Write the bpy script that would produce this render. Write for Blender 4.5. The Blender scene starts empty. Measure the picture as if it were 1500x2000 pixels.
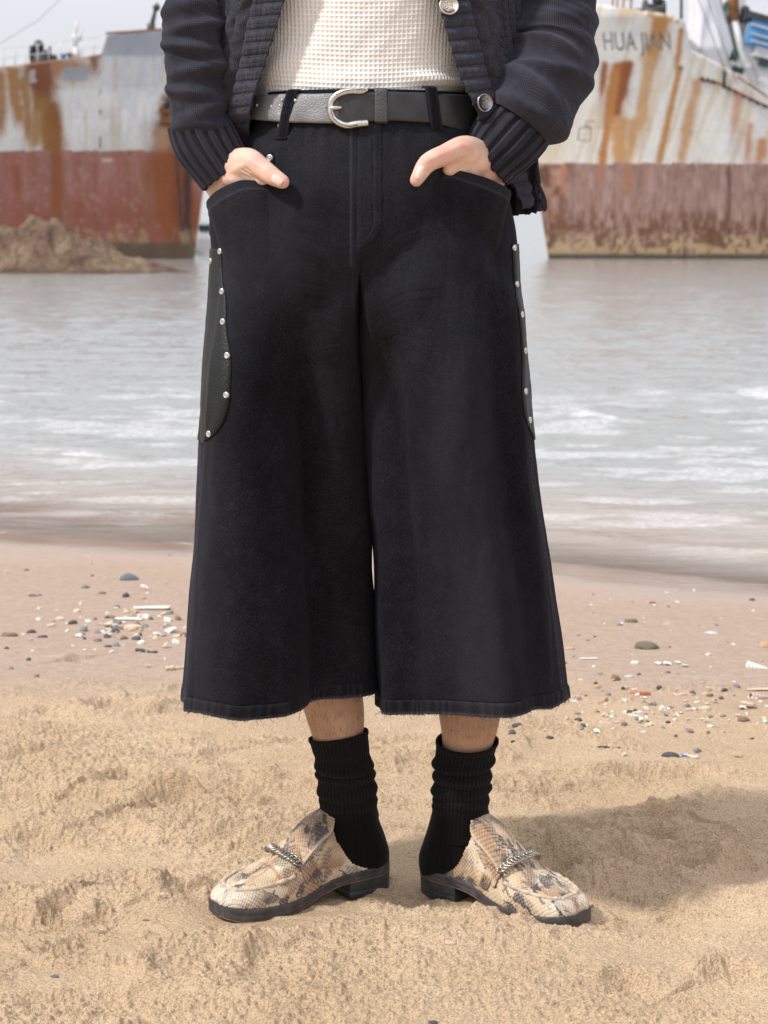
import bpy, math, random
import numpy as np
from mathutils import Vector, Matrix
from mathutils.bvhtree import BVHTree

S = bpy.context.scene
COL = S.collection
# ---------------------------------------------------------------- camera, sky, sun, exposure
F = 3889.0            # focal length in pixels of the 1500 x 2000 photograph
CAMY, CAMZ, HOR = -2.58, 0.86, 465.0
cam = bpy.data.cameras.new("camera")
camo = bpy.data.objects.new("camera", cam); COL.objects.link(camo)
cam.sensor_fit = 'VERTICAL'; cam.sensor_height = 36.0; cam.sensor_width = 27.0
cam.lens = F * 36.0 / 2000.0
cam.shift_y = -(1000.0 - HOR) / 2000.0
cam.clip_start = 0.05; cam.clip_end = 20000
camo.location = (0, CAMY, CAMZ); camo.rotation_euler = (math.pi / 2, 0, 0)
cam.dof.use_dof = True; cam.dof.focus_distance = 2.52; cam.dof.aperture_fstop = 13.0
S.camera = camo

SUN_AZ, SUN_EL = math.radians(63), math.radians(48)      # azimuth to the left of the view axis, from behind the camera
world = bpy.data.worlds.new("World"); S.world = world; world.use_nodes = True
wn, wl = world.node_tree.nodes, world.node_tree.links
wn.clear()
wo = wn.new('ShaderNodeOutputWorld'); bg = wn.new('ShaderNodeBackground'); bg.inputs[1].default_value = 0.1
sky = wn.new('ShaderNodeTexSky'); sky.sky_type = 'NISHITA'; sky.sun_disc = False
sky.sun_elevation = SUN_EL; sky.sun_rotation = math.pi + SUN_AZ
# thin bright overcast over the blue sky
tc = wn.new('ShaderNodeTexCoord'); mp = wn.new('ShaderNodeMapping'); mp.inputs['Scale'].default_value = (1, 1, 5)
nz = wn.new('ShaderNodeTexNoise'); nz.inputs['Scale'].default_value = 2.2; nz.inputs['Detail'].default_value = 5
rp = wn.new('ShaderNodeValToRGB')
rp.color_ramp.elements[0].position = .3; rp.color_ramp.elements[0].color = (6.9, 7.0, 7.5, 1)
rp.color_ramp.elements[1].position = .7; rp.color_ramp.elements[1].color = (8.4, 8.4, 8.8, 1)
mx = wn.new('ShaderNodeMixRGB'); mx.inputs[0].default_value = 0.88
wl.new(tc.outputs['Generated'], mp.inputs[0]); wl.new(mp.outputs[0], nz.inputs[0]); wl.new(nz.outputs[0], rp.inputs[0])
wl.new(sky.outputs[0], mx.inputs[1]); wl.new(rp.outputs[0], mx.inputs[2])
sx = wn.new('ShaderNodeSeparateXYZ'); mr = wn.new('ShaderNodeMapRange'); mr.inputs[1].default_value = 0.05; mr.inputs[2].default_value = 0.7; mr.inputs[3].default_value = .97; mr.inputs[4].default_value = 1.5
mu = wn.new('ShaderNodeMixRGB'); mu.blend_type = 'MULTIPLY'; mu.inputs[0].default_value = 1.0          # an overcast sky is brighter overhead
wl.new(tc.outputs['Generated'], sx.inputs[0]); wl.new(sx.outputs[2], mr.inputs[0]); wl.new(mx.outputs[0], mu.inputs[1]); wl.new(mr.outputs[0], mu.inputs[2])
wl.new(mu.outputs[0], bg.inputs[0]); wl.new(bg.outputs[0], wo.inputs[0])

sl = bpy.data.lights.new("sun", 'SUN'); sl.energy = 3.1; sl.angle = math.radians(4); sl.color = (1, .955, .89)
so = bpy.data.objects.new("sun", sl); COL.objects.link(so)
SUNV = Vector((-math.sin(SUN_AZ) * math.cos(SUN_EL), -math.cos(SUN_AZ) * math.cos(SUN_EL), math.sin(SUN_EL)))
so.rotation_euler = (-SUNV).to_track_quat('-Z', 'Y').to_euler()
so.location = SUNV * 20
S.view_settings.view_transform = 'Standard'; S.view_settings.look = 'None'
S.view_settings.exposure = 0.10; S.view_settings.gamma = 1.0
S.view_settings.use_curve_mapping = False
S.render.engine = 'CYCLES'
S.cycles.max_bounces = 6; S.cycles.use_denoising = True; S.cycles.denoising_prefilter = 'ACCURATE'
random.seed(4); RNG = np.random.default_rng(4)

# ---------------------------------------------------------------- helpers
def W(px, py, y):
    d = y - CAMY
    return ((px - 750) * d / F, y, CAMZ - (py - HOR) * d / F)
def XW(px, y=0.0): return (px - 750) * (y - CAMY) / F
def ZW(py, y=0.0): return CAMZ - (py - HOR) * (y - CAMY) / F

def spl(xs, ys, x):
    xs = np.asarray(xs, float); ys = np.asarray(ys, float); x = np.clip(np.asarray(x, float), xs[0], xs[-1])
    d = np.diff(ys) / np.diff(xs)
    m = np.empty_like(ys); m[0] = d[0]; m[-1] = d[-1]
    if len(xs) > 2:
        w1 = 2 * np.diff(xs)[1:] + np.diff(xs)[:-1]; w2 = np.diff(xs)[1:] + 2 * np.diff(xs)[:-1]
        with np.errstate(divide='ignore', invalid='ignore'):
            h = (w1 + w2) / (w1 / d[:-1] + w2 / d[1:])
        m[1:-1] = np.where(d[:-1] * d[1:] > 0, h, 0.5 * (d[:-1] + d[1:]) * 0.35)
    i = np.clip(np.searchsorted(xs, x, 'right') - 1, 0, len(xs) - 2)
    h = xs[i + 1] - xs[i]; t = (x - xs[i]) / h
    return ((2*t**3 - 3*t**2 + 1) * ys[i] + (t**3 - 2*t**2 + t) * h * m[i]
            + (-2*t**3 + 3*t**2) * ys[i + 1] + (t**3 - t**2) * h * m[i + 1])
def sst(a, b, x):
    t = np.clip((np.asarray(x, float) - a) / (b - a), 0, 1); return t * t * (3 - 2 * t)
def gau(x, c, w): return np.exp(-((x - c) / w) ** 2)

def _hash(ix, iy, seed):
    h = (ix.astype(np.int64) * 374761393 + iy.astype(np.int64) * 668265263 + seed * 1274126177) & 0x7fffffff
    h = ((h ^ (h >> 13)) * 1274126177) & 0x7fffffff
    h = ((h ^ (h >> 15)) * 1103515245 + 12345) & 0x7fffffff
    return (h ^ (h >> 16)) / 0x7fffffff
def vn(x, y, seed=0):
    x = np.asarray(x, float); y = np.asarray(y, float); x, y = np.broadcast_arrays(x, y)
    xi = np.floor(x); yi = np.floor(y); fx = x - xi; fy = y - yi
    fx = fx*fx*fx*(fx*(fx*6 - 15) + 10); fy = fy*fy*fy*(fy*(fy*6 - 15) + 10)
    xi = xi.astype(np.int64); yi = yi.astype(np.int64)
    a = _hash(xi, yi, seed); b = _hash(xi + 1, yi, seed); c = _hash(xi, yi + 1, seed); d = _hash(xi + 1, yi + 1, seed)
    return (a + (b - a) * fx) + ((c + (d - c) * fx) - (a + (b - a) * fx)) * fy
def fbm(x, y, seed=0, o=4, g=.5):
    r = 0; a = 1; t = 0
    for k in range(o):
        c, s_ = math.cos(k * .7), math.sin(k * .7)
        r = r + a * vn((x * c - y * s_) * 2**k + 17.3 * k, (x * s_ + y * c) * 2**k - 9.1 * k, seed + k); t += a; a *= g
    return r / t            # 0..1
def ridg(x, y, seed=0, o=3):
    r = 0; a = 1; t = 0
    for k in range(o):
        r = r + a * (1 - np.abs(2 * vn(x * 2**k + 5.7 * k, y * 2**k, seed + k) - 1)); t += a; a *= .5
    return r / t

def mesh_obj(name, V, Q, mat=None, parent=None, smooth=True, cols=None, uvs=None):
    V = np.asarray(V, np.float32).reshape(-1, 3); Q = np.asarray(Q, np.int32)
    me = bpy.data.meshes.new(name); n = Q.shape[1]
    me.vertices.add(len(V)); me.vertices.foreach_set('co', V.ravel())
    me.loops.add(Q.size); me.loops.foreach_set('vertex_index', Q.ravel())
    me.polygons.add(len(Q)); me.polygons.foreach_set('loop_start', np.arange(0, Q.size, n, dtype=np.int32))
    me.polygons.foreach_set('use_smooth', np.full(len(Q), smooth, bool))
    if uvs is not None:
        l = me.uv_layers.new(name='UVMap'); l.data.foreach_set('uv', np.asarray(uvs, np.float32).reshape(-1, 2)[Q.ravel()].ravel())
    if cols is not None:
        for k, c in cols.items():
            c = np.asarray(c, np.float32)
            if c.ndim == 2 and c.shape[1] == 3: c = np.concatenate([c, np.ones((len(c), 1), np.float32)], 1)
            if c.ndim == 1:
                a = me.attributes.new(k, 'FLOAT', 'POINT'); a.data.foreach_set('value', c)
            else:
                a = me.attributes.new(k, 'FLOAT_COLOR', 'POINT'); a.data.foreach_set('color', c.ravel())
    me.update(calc_edges=True); me.validate()
    if mat: me.materials.append(mat)
    o = bpy.data.objects.new(name, me); COL.objects.link(o)
    if parent: o.parent = parent
    return o
def gridq(nv, nu, wrap=False, base=0):
    i = np.arange(nv - 1)[:, None]; j = np.arange(nu if wrap else nu - 1)[None, :]
    j2 = (j + 1) % nu
    return np.stack([i*nu + j, i*nu + j2, (i + 1)*nu + j2, (i + 1)*nu + j], -1).reshape(-1, 4) + base
def grid(name, P, mat=None, parent=None, wrap=False, flip=False, mask=None, **kw):
    nv, nu = P.shape[:2]; Q = gridq(nv, nu, wrap)
    if mask is not None: Q = Q[mask.reshape(-1)[Q].all(1)]
    if flip: Q = Q[:, ::-1]
    return mesh_obj(name, P.reshape(-1, 3), Q, mat, parent, **kw)
def solid(o, t, off=0.0):
    m = o.modifiers.new('solid', 'SOLIDIFY'); m.thickness = t; m.offset = off; return o

class MB:                                   # collects several shapes into ONE mesh
    def __init__(s): s.V = []; s.Q = []; s.n = 0
    def add(s, V, Q):
        V = np.asarray(V, float).reshape(-1, 3); Q = np.asarray(Q, int)
        s.V.append(V); s.Q.append(Q + s.n); s.n += len(V)
    def box(s, c, size, rot=None, taper=None):
        q = np.array([[x, y, z] for z in (-.5, .5) for y in (-.5, .5) for x in (-.5, .5)]) * np.array(size)
        if taper: q[4:, :2] *= taper
        if rot is not None: q = q @ np.array(rot.to_3x3()).T
        s.add(q + np.array(c), [[0,2,3,1],[4,5,7,6],[0,1,5,4],[2,6,7,3],[0,4,6,2],[1,3,7,5]])
    def tube(s, pts, r, n=8, cap=True):
        pts = np.asarray(pts, float); m = len(pts); r = np.broadcast_to(np.asarray(r, float), (m,))
        T = np.gradient(pts, axis=0); T /= np.linalg.norm(T, axis=1)[:, None] + 1e-12
        up = np.array([0, 0, 1.]) if abs(T[0][2]) < .9 else np.array([1., 0, 0])
        N = np.cross(T[0], up); N /= np.linalg.norm(N); P = []
        a = np.linspace(0, 2*np.pi, n, endpoint=False)
        for k in range(m):
            N = N - T[k] * (N @ T[k]); N /= np.linalg.norm(N) + 1e-12; B = np.cross(T[k], N)
            P.append(pts[k] + r[k] * (np.cos(a)[:, None] * N + np.sin(a)[:, None] * B))
        if cap: P = [np.repeat(pts[:1], n, 0)] + P + [np.repeat(pts[-1:], n, 0)]
        P = np.array(P); s.add(P, gridq(len(P), n, True))
    def lathe(s, prof, c, axis=(0, 0, 1), n=24):
        prof = np.asarray(prof, float); R = np.array(Vector((0, 0, 1)).rotation_difference(Vector(axis)).to_matrix())
        a = np.linspace(0, 2*np.pi, n, endpoint=False)
        P = np.stack([prof[:, 0][:, None]*np.cos(a), prof[:, 0][:, None]*np.sin(a), np.repeat(prof[:, 1][:, None], n, 1)], -1)
        s.add(P.reshape(-1, 3) @ R.T + np.array(c), gridq(len(prof), n, True))
    def ball(s, c, r, n=12):
        t = np.linspace(-np.pi/2, np.pi/2, n); p = np.stack([np.cos(t), np.sin(t)], 1)
        r = np.broadcast_to(np.asarray(r, float), (3,)); a = np.linspace(0, 2*np.pi, 2*n, endpoint=False)
        P = np.stack([p[:, 0][:, None]*np.cos(a)*r[0], p[:, 0][:, None]*np.sin(a)*r[1], np.repeat(p[:, 1][:, None], 2*n, 1)*r[2]], -1)
        s.add(P.reshape(-1, 3) + np.array(c), gridq(n, 2*n, True))
    def build(s, name, mat=None, parent=None, smooth=True):
        return mesh_obj(name, np.concatenate(s.V), np.concatenate(s.Q), mat, parent, smooth)

def tag(o, label=None, cat=None, group=None, kind=None):
    if label: o['label'] = label
    if cat: o['category'] = cat
    if group: o['group'] = group
    if kind: o['kind'] = kind
    return o

class NT:                                   # small node-tree builder
    def __init__(s, name):
        s.m = bpy.data.materials.new(name); s.m.use_nodes = True
        s.n = s.m.node_tree.nodes; s.l = s.m.node_tree.links
        s.b = s.n['Principled BSDF']; s.o = s.n['Material Output']
    def node(s, t, **kw):
        x = s.n.new(t)
        for k, v in kw.items():
            if k.startswith('i_'):
                x.inputs[k[2:].replace('_', ' ')].default_value = v
            else: setattr(x, k, v)
        return x
    def put(s, sock, v):
        if hasattr(v, 'links') or hasattr(v, 'is_linked'): s.l.new(v, sock)
        else: sock.default_value = v
    def math(s, op, a, b=None, clamp=False):
        x = s.node('ShaderNodeMath', operation=op, use_clamp=clamp); s.put(x.inputs[0], a)
        if b is not None: s.put(x.inputs[1], b)
        return x.outputs[0]
    def noise(s, scale, detail=4, rough=.55, vec=None, mscale=None, coord='Object'):
        v = vec
        if v is None: v = s.node('ShaderNodeTexCoord').outputs[coord]
        if mscale:
            mp = s.node('ShaderNodeMapping'); mp.inputs['Scale'].default_value = mscale; s.l.new(v, mp.inputs[0]); v = mp.outputs[0]
        x = s.node('ShaderNodeTexNoise'); x.inputs['Scale'].default_value = scale; x.inputs['Detail'].default_value = detail
        x.inputs['Roughness'].default_value = rough; s.l.new(v, x.inputs[0]); return x.outputs[0]
    def ramp(s, fac, stops):
        x = s.node('ShaderNodeValToRGB'); e = x.color_ramp.elements
        while len(e) < len(stops): e.new(.5)
        for k, (p, c) in enumerate(stops):
            e[k].position = p; e[k].color = (*c, 1) if len(c) == 3 else c
        s.l.new(fac, x.inputs[0]); return x.outputs[0]
    def mix(s, fac, a, b, blend='MIX'):
        x = s.node('ShaderNodeMixRGB', blend_type=blend); s.put(x.inputs[0], fac)
        s.put(x.inputs[1], (*a, 1) if isinstance(a, tuple) and len(a) == 3 else a)
        s.put(x.inputs[2], (*b, 1) if isinstance(b, tuple) and len(b) == 3 else b); return x.outputs[0]
    def attr(s, name, fac=False):
        x = s.node('ShaderNodeAttribute', attribute_name=name); return x.outputs['Fac' if fac else 'Color']
    def bump(s, h, strength=.5, dist=.001, normal=None):
        x = s.node('ShaderNodeBump'); x.inputs['Strength'].default_value = strength; x.inputs['Distance'].default_value = dist
        s.l.new(h, x.inputs['Height'])
        if normal is not None: s.l.new(normal, x.inputs['Normal'])
        return x.outputs[0]
    def set(s, **kw):
        for k, v in kw.items():
            sk = s.b.inputs[k.replace('_', ' ')]
            s.put(sk, (*v, 1) if isinstance(v, tuple) and len(v) == 3 and sk.type == 'RGBA' else v)
        return s
def plain(name, col, rough=.6, metal=0.0, var=.25, scale=30, bump=0.0, bscale=200, **kw):
    t = NT(name); n = t.noise(scale, 5)
    d = tuple(c * (1 - var) for c in col); b = tuple(min(1, c * (1 + var)) for c in col)
    t.set(Base_Color=t.ramp(n, [(.3, d), (.7, b)]), Roughness=rough, Metallic=metal, **kw)
    if bump: t.set(Normal=t.bump(t.noise(bscale, 3), bump, .002))
    return t.m
# ================================================================ SAND, WATER
SEA = -0.20
def ground_base(x, y):
    ys = 4.08 - 0.44 * np.clip(x, -3, 3) + .12 * np.sin(x * 2.3 + 1)           # where the beach meets the sea
    t = np.clip((y - 1.1) / (ys - 1.1), 0, None)
    return SEA * t ** 1.15
FOOT = []          # (x, y, yaw, length, width, depth) prints pressed in the sand
def wp(px, py, z=0.0):                       # point of the ground seen at this place of the photograph
    d = (CAMZ - z) * F / (py - HOR); return ((px - 750) * d / F, d + CAMY)
def seg_d(x, y, P):
    """distance to a polyline and signed side"""
    best = np.full(np.shape(x), 9.0); side = np.zeros(np.shape(x)); tt = np.zeros(np.shape(x))
    n = len(P) - 1
    for k in range(n):
        ax, ay = P[k]; bx, by = P[k+1]; dx, dy = bx-ax, by-ay; L2 = dx*dx + dy*dy
        t = np.clip(((x-ax)*dx + (y-ay)*dy) / L2, 0, 1)
        ex = x - ax - t*dx; ey = y - ay - t*dy; d = np.hypot(ex, ey)
        m = d < best; best = np.where(m, d, best); side = np.where(m, np.sign(dx*ey - dy*ex), side); tt = np.where(m, (k + t)/n, tt)
    return best, side, tt
# scarps: low broken steps in the sand; (points in the photograph, height)
SCARPS = [([(170,1535),(250,1515),(360,1530)], .020), ([(0,1640),(60,1630),(150,1640)], .020),
          ([(0,1785),(70,1800),(150,1755)], .018), ([(150,1800),(230,1780)], .012),
          ([(60,1880),(180,1820)], .008), ([(420,1885),(545,1855)], .016), ([(200,1615),(300,1640)], .012),
          ([(1020,1620),(1180,1628),(1290,1622)], .016), ([(1240,1600),(1300,1580),(1340,1590)], .020),
          ([(1130,1515),(1260,1512),(1420,1516)], .016), ([(1370,1700),(1490,1692)], .018),
          ([(1140,1930),(1220,1925),(1310,1935)], .016), ([(1360,1915),(1420,1890),(1490,1905)], .018),
          ([(1270,1765),(1350,1775)], .014), ([(120,1270),(160,1262)], .014), ([(270,1590),(350,1570)], .020),
          ([(0,1395),(90,1390),(130,1400)], .012), ([(235,1400),(330,1395)], .012), ([(360,1475),(450,1465)], .012),
          ([(170,1620),(240,1600),(320,1610)],.010), ([(1020,1550),(1080,1545)], .014), ([(0,1478),(90,1470),(160,1480)], .014),
          ([(580,1640),(480,1625),(400,1640)], .010), ([(360,1650),(480,1646)], .016)]
DENTS = [(235,1385,.07,.05,.022), (330,1570,.06,.045,.024), (1185,1690,.085,.06,.026), (1285,1685,.075,.06,.024), (1330,1705,.045,.04,.018),
         (1085,1700,.07,.06,.024), (1300,1632,.05,.03,.016), (365,1890,.05,.05,.016), (110,1440,.05,.03,.014), (640,1735,.10,.05,.006),
         (860,1760,.08,.05,.008), (290,1365,.05,.03,.010), (150,1690,.22,.10,.012), (520,1560,.16,.06,.010), (1400,1640,.2,.06,.010), (1250,1790,.2,.07,.012),
         (60,1560,.2,.06,.010), (330,1730,.12,.05,.010), (1180,1560,.16,.05,.010), (700,1900,.2,.08,.008)]
MOUNDS = [(300,1755,.045,.035,.024), (265,1750,.05,.03,.014), (345,1740,.06,.03,.016), (405,1735,.03,.02,.014), (1030,1812,.10,.018,.020), (960,1815,.05,.014,.012), (1140,1790,.05,.05,.018),
          (1090,1650,.06,.04,.014), (725,1730,.035,.03,.012), (1010,1835,.09,.04,.012), (800,1890,.12,.05,.008), (1040,1575,.08,.03,.010), (450,1620,.14,.05,.012), (1200,1720,.1,.04,.012)]
def ground_h(x, y, fine=True):
    z = ground_base(x, y)
    dry = 1 - sst(.95, 1.75, y + .25 * (fbm(x * 1.4, y * 1.4, 3, 3) - .5) - .16 * (np.clip(x, -1, 1) < 0) * 0)
    z = z + dry * (.030 * (fbm(x * 2.2, y * 3.4, 11, 3) - .5) + .020 * (fbm(x * 6, y * 9, 12, 3) - .5))
    dist = sst(.53, .63, fbm(x * 3.1 + 4, y * 4.6, 21, 4))      # where the sand is broken up
    dist = np.maximum(dist * .9, .03) * dry
    for P, h in SCARPS:
        Pw = [wp(*p) for p in P]
        wob = .035 * (fbm(x * 14, y * 14, 31, 3) - .5)
        d, s, t = seg_d(x, y + wob, Pw); e = np.sin(np.pi * np.clip(t, .03, .97)) ** .5
        up = np.where(s > 0, np.exp(-d / .05), -.55 * np.exp(-d / .045) * 1.0)
        up = np.clip(s * d / .011, -1, 1) * np.exp(-d / .055)
        z = z + .9 * h * e * up
        dist = np.maximum(dist, 1.2 * np.exp(-(d / .040) ** 2) * dry * e)
    for px, py, rx, ry, dp in DENTS:
        cx, cy = wp(px, py); wx = .05 * (fbm(x * 11, y * 11, 41, 3) - .5)
        r = np.hypot((x - cx + wx) / rx, (y - cy + wx) / (ry * 1.3))
        z = z - 1.05 * dp * (1 - sst(.35, 1.0, r)) + .45 * dp * gau(r, 1.15, .28)
        dist = np.maximum(dist, .8 * gau(r, 1.05, .35) * dry)
    for px, py, rx, ry, hh in MOUNDS:
        cx, cy = wp(px, py); wx = .06 * (fbm(x * 16, y * 16, 43, 3) - .5)
        r = np.hypot((x - cx + wx) / rx, (y - cy + wx) / (ry * 1.3))
        z = z + hh * (1 - sst(.1, 1.0, r)); dist = np.maximum(dist, (1 - sst(.6, 1.2, r)) * 1.0)
    rd = ridg(x * 4.2 + .8 * fbm(x * 3, y * 3, 63, 2), y * 11, 64, 3); rk = sst(.70, .86, rd) * sst(.42, .6, fbm(x * 2.3, y * 3.1, 65, 3)) * dry
    z = z + .009 * rk; dist = np.maximum(dist, .9 * rk)
    if fine:
        lump = ridg(x * 26, y * 30, 51, 3); cl = fbm(x * 55, y * 60, 52, 3); gr = vn(x * 150, y * 150, 53)
        c1 = np.clip(vn(x * 120 + 3 * cl, y * 120, 57) - .48, 0, 1) * np.clip(vn(x * 21, y * 24, 59) - .3, 0, 1) * 1.8; c2 = np.clip(vn(x * 210, y * 210 + 4 * cl, 58) - .5, 0, 1)
        z = z + dist * (.0090 * (cl - .5) + .0060 * (lump - .5) + .0030 * (gr - .5)) + np.clip(dist * 1.3 - .1, 0, 1) * (.012 * c1 + .0085 * c2) + dry * (.0018 * (fbm(x * 40, y * 40, 54, 3) - .5) + .0016 * (vn(x * 190, y * 190, 55) - .5))
        z = z + (1 - dry) * .004 * (fbm(x * 9, y * 9, 56, 4) - .5) * sst(4.6, 3.4, y)
    # flat trodden spots under the shoes
    for fx, fy, fr in FLATS:
        r = np.hypot(x - fx, y - fy); k = 1 - sst(fr * .55, fr * 1.25, r); z = z * (1 - k) + k * np.clip(z, -.004, .001)
    for px, py, rx, ry, hh in RIMS:                 # sand pushed up against the soles
        cx, cy = wp(px, py); wx = .03 * (fbm(x * 24, y * 24, 44, 3) - .5); r = np.hypot((x - cx + wx) / rx, (y - cy + wx) / ry)
        z = z + hh * (1 - sst(.1, 1.0, r)) * (.6 + .8 * vn(x * 130, y * 130, 45))
    return z
RIMS = [(470, 1788, .045, .012, .005), (545, 1798, .05, .010, .003), (640, 1774, .04, .012, .004), (725, 1738, .03, .016, .014), (402, 1758, .022, .02, .012), (765, 1722, .016, .02, .010), (850, 1765, .03, .012, .007), (905, 1786, .03, .010, .005), (965, 1814, .030, .010, .005), (1030, 1820, .05, .012, .009), (1100, 1812, .035, .012, .008), (1160, 1790, .018, .02, .010)]
FLATS = [(-.02, .10, .10), (-.10, .03, .10), (-.17, -.02, .09), (.09, .06, .09), (.14, .00, .09), (.20, -.05, .085)]

def sand_material():
    t = NT('sand'); pos = t.node('ShaderNodeNewGeometry').outputs['Position']
    n1 = t.noise(3.2, 5, .6, vec=pos); n2 = t.noise(420, 2, .6, vec=pos); n3 = t.noise(1100, 1, .5, vec=pos); n4 = t.noise(40, 4, .6, vec=pos); n5 = t.noise(150, 3, .65, vec=pos)
    dry = t.ramp(n1, [(.3, (.475, .348, .228)), (.7, (.59, .447, .308))])
    grain = t.ramp(n2, [(.28, (.34, .28, .22)), (.47, (1, 1, 1)), (.72, (1.34, 1.32, 1.3))])
    col = t.mix(.75, dry, grain, 'MULTIPLY')
    speck = t.ramp(n3, [(.30, (.20, .16, .13)), (.40, (1, 1, 1)), (.66, (1, 1, 1)), (.73, (1.6, 1.6, 1.6))])
    col = t.mix(.7, col, speck, 'MULTIPLY')
    damp = t.attr('damp', True)
    wetc = t.ramp(n4, [(.3, (.41, .31, .245)), (.7, (.50, .385, .31))])
    wetc = t.mix(.5, wetc, grain, 'MULTIPLY')
    col = t.mix(damp, col, wetc)
    wet = t.attr('wet', True)
    col = t.mix(wet, col, (.36, .265, .21))
    t.set(Base_Color=col, Roughness=t.math('SUBTRACT', .95, t.math('MULTIPLY', wet, .84)), Specular_IOR_Level=t.math('MULTIPLY', wet, .6))
    h = t.math('ADD', t.math('ADD', t.math('MULTIPLY', n2, 1.0), t.math('MULTIPLY', n3, .6)), t.math('MULTIPLY', n5, 1.5))
    bs = t.node('ShaderNodeBump'); bs.inputs['Distance'].default_value = .0026
    t.put(bs.inputs['Strength'], t.math('SUBTRACT', .8, t.math('MULTIPLY', wet, .78)))
    t.l.new(h, bs.inputs['Height']); t.set(Normal=bs.outputs[0])
    return t.m
M_SAND = sand_material()
def build_ground():
    # rows spaced as the lens sees them, so near sand carries the finest relief
    d = np.concatenate([np.linspace(1.75, 2.1, 60)[:-1], (CAMZ * F) / np.linspace(1590, 405, 1150), np.array([8.7, 9.3, 10, 14, 25, 60, 200, 800, 5000])])
    u = np.linspace(-.27, .27, 900)
    u = np.concatenate([[-8, -3, -1.2, -.7, -.5, -.4, -.35, -.31, -.29], u, [.29, .31, .35, .4, .5, .7, 1.2, 3, 8]])
    D, U = np.meshgrid(d, u, indexing='ij'); X = U * D; Y = D + CAMY
    Z = ground_h(X, Y)
    global GD, GU, GZ
    GD, GU, GZ = d, u, Z
    edge = sst(.28, .5, np.abs(U)); Z = Z * (1 - edge) + ground_base(X, Y).clip(-1.6) * edge
    far = sst(8.6, 13, D); Z = Z * (1 - far) + far * np.minimum(Z, -.9); Z = np.maximum(Z, -1.6)
    # near skirt behind the camera
    damp = sst(.85, 1.6, Y + .5 * (fbm(X * 1.7, Y * 1.7, 61, 4) - .5) + .12 * (X > .4))
    rim = np.clip(Z - SEA, -1, 1)
    wet = 1 - sst(.012 + .018 * sst(-.2, .6, X), .075 + .035 * sst(-.2, .6, X), rim + .03 * (fbm(X * 2.5, Y * 3, 62, 3) - .5))
    o = grid('sand', np.stack([X, Y, Z], -1), M_SAND, cols={'damp': damp.ravel(), 'wet': wet.ravel()}, flip=False)
    tag(o, 'sandy beach, golden and trodden in front, wet towards the water', kind='structure')
    back = grid('sand', np.array([[[-14., -30, -.01], [14, -30, -.01]], [[-14., CAMY + 1.75, -.01], [14, CAMY + 1.75, -.01]]]), M_SAND,
                cols={'damp': np.zeros(4), 'wet': np.zeros(4)})
    tag(back, 'sandy beach behind the photographer', kind='structure')
    return o
build_ground()
def ground_at(X, Y):                         # height of the built sand, looked up
    X = np.asarray(X, float); D = np.asarray(Y, float) - CAMY; U = X / D
    i = np.clip(np.searchsorted(GD, D) - 1, 0, len(GD) - 2); j = np.clip(np.searchsorted(GU, U) - 1, 0, len(GU) - 2)
    a = np.clip((D - GD[i]) / (GD[i+1] - GD[i]), 0, 1); b = np.clip((U - GU[j]) / (GU[j+1] - GU[j]), 0, 1)
    return (GZ[i, j] * (1-a) + GZ[i+1, j] * a) * (1-b) + (GZ[i, j+1] * (1-a) + GZ[i+1, j+1] * a) * b

def water_material():
    t = NT('water'); pos = t.node('ShaderNodeNewGeometry').outputs['Position']
    foam = t.attr('foam', True); deep = t.attr('deep', True)
    f2 = t.noise(26, 5, .65, vec=pos, mscale=(1, 1.6, 1))
    fm = t.math('MULTIPLY', foam, t.ramp(f2, [(.30, (0, 0, 0)), (.58, (1, 1, 1))]), True)
    body = t.mix(deep, (.40, .33, .275), (.29, .302, .298))
    n = t.noise(.6, 4, .5, vec=pos, mscale=(1, 3, 1)); body = t.mix(t.math('MULTIPLY', n, .22), body, (.38, .325, .27))
    body = t.mix(t.attr('turbid_unmirrored', True), body, (.20, .115, .06))  # brown where the wave face mirrors no sky, put into the turbid colour
    col = t.mix(fm, body, (.78, .78, .80))
    t.set(Base_Color=col, Roughness=t.math('ADD', .10, t.math('MULTIPLY', fm, .6)), IOR=1.33)
    w1 = t.noise(9, 4, .6, vec=pos, mscale=(.55, 1.6, 1)); w2 = t.noise(34, 3, .6, vec=pos, mscale=(.5, 1.5, 1))
    t.set(Normal=t.bump(w2, .45, .005, t.bump(w1, .55, .022)))
    al = t.attr('alpha', True); t.set(Alpha=t.math('MAXIMUM', al, fm))
    return t.m
M_WATER = water_material()
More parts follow.
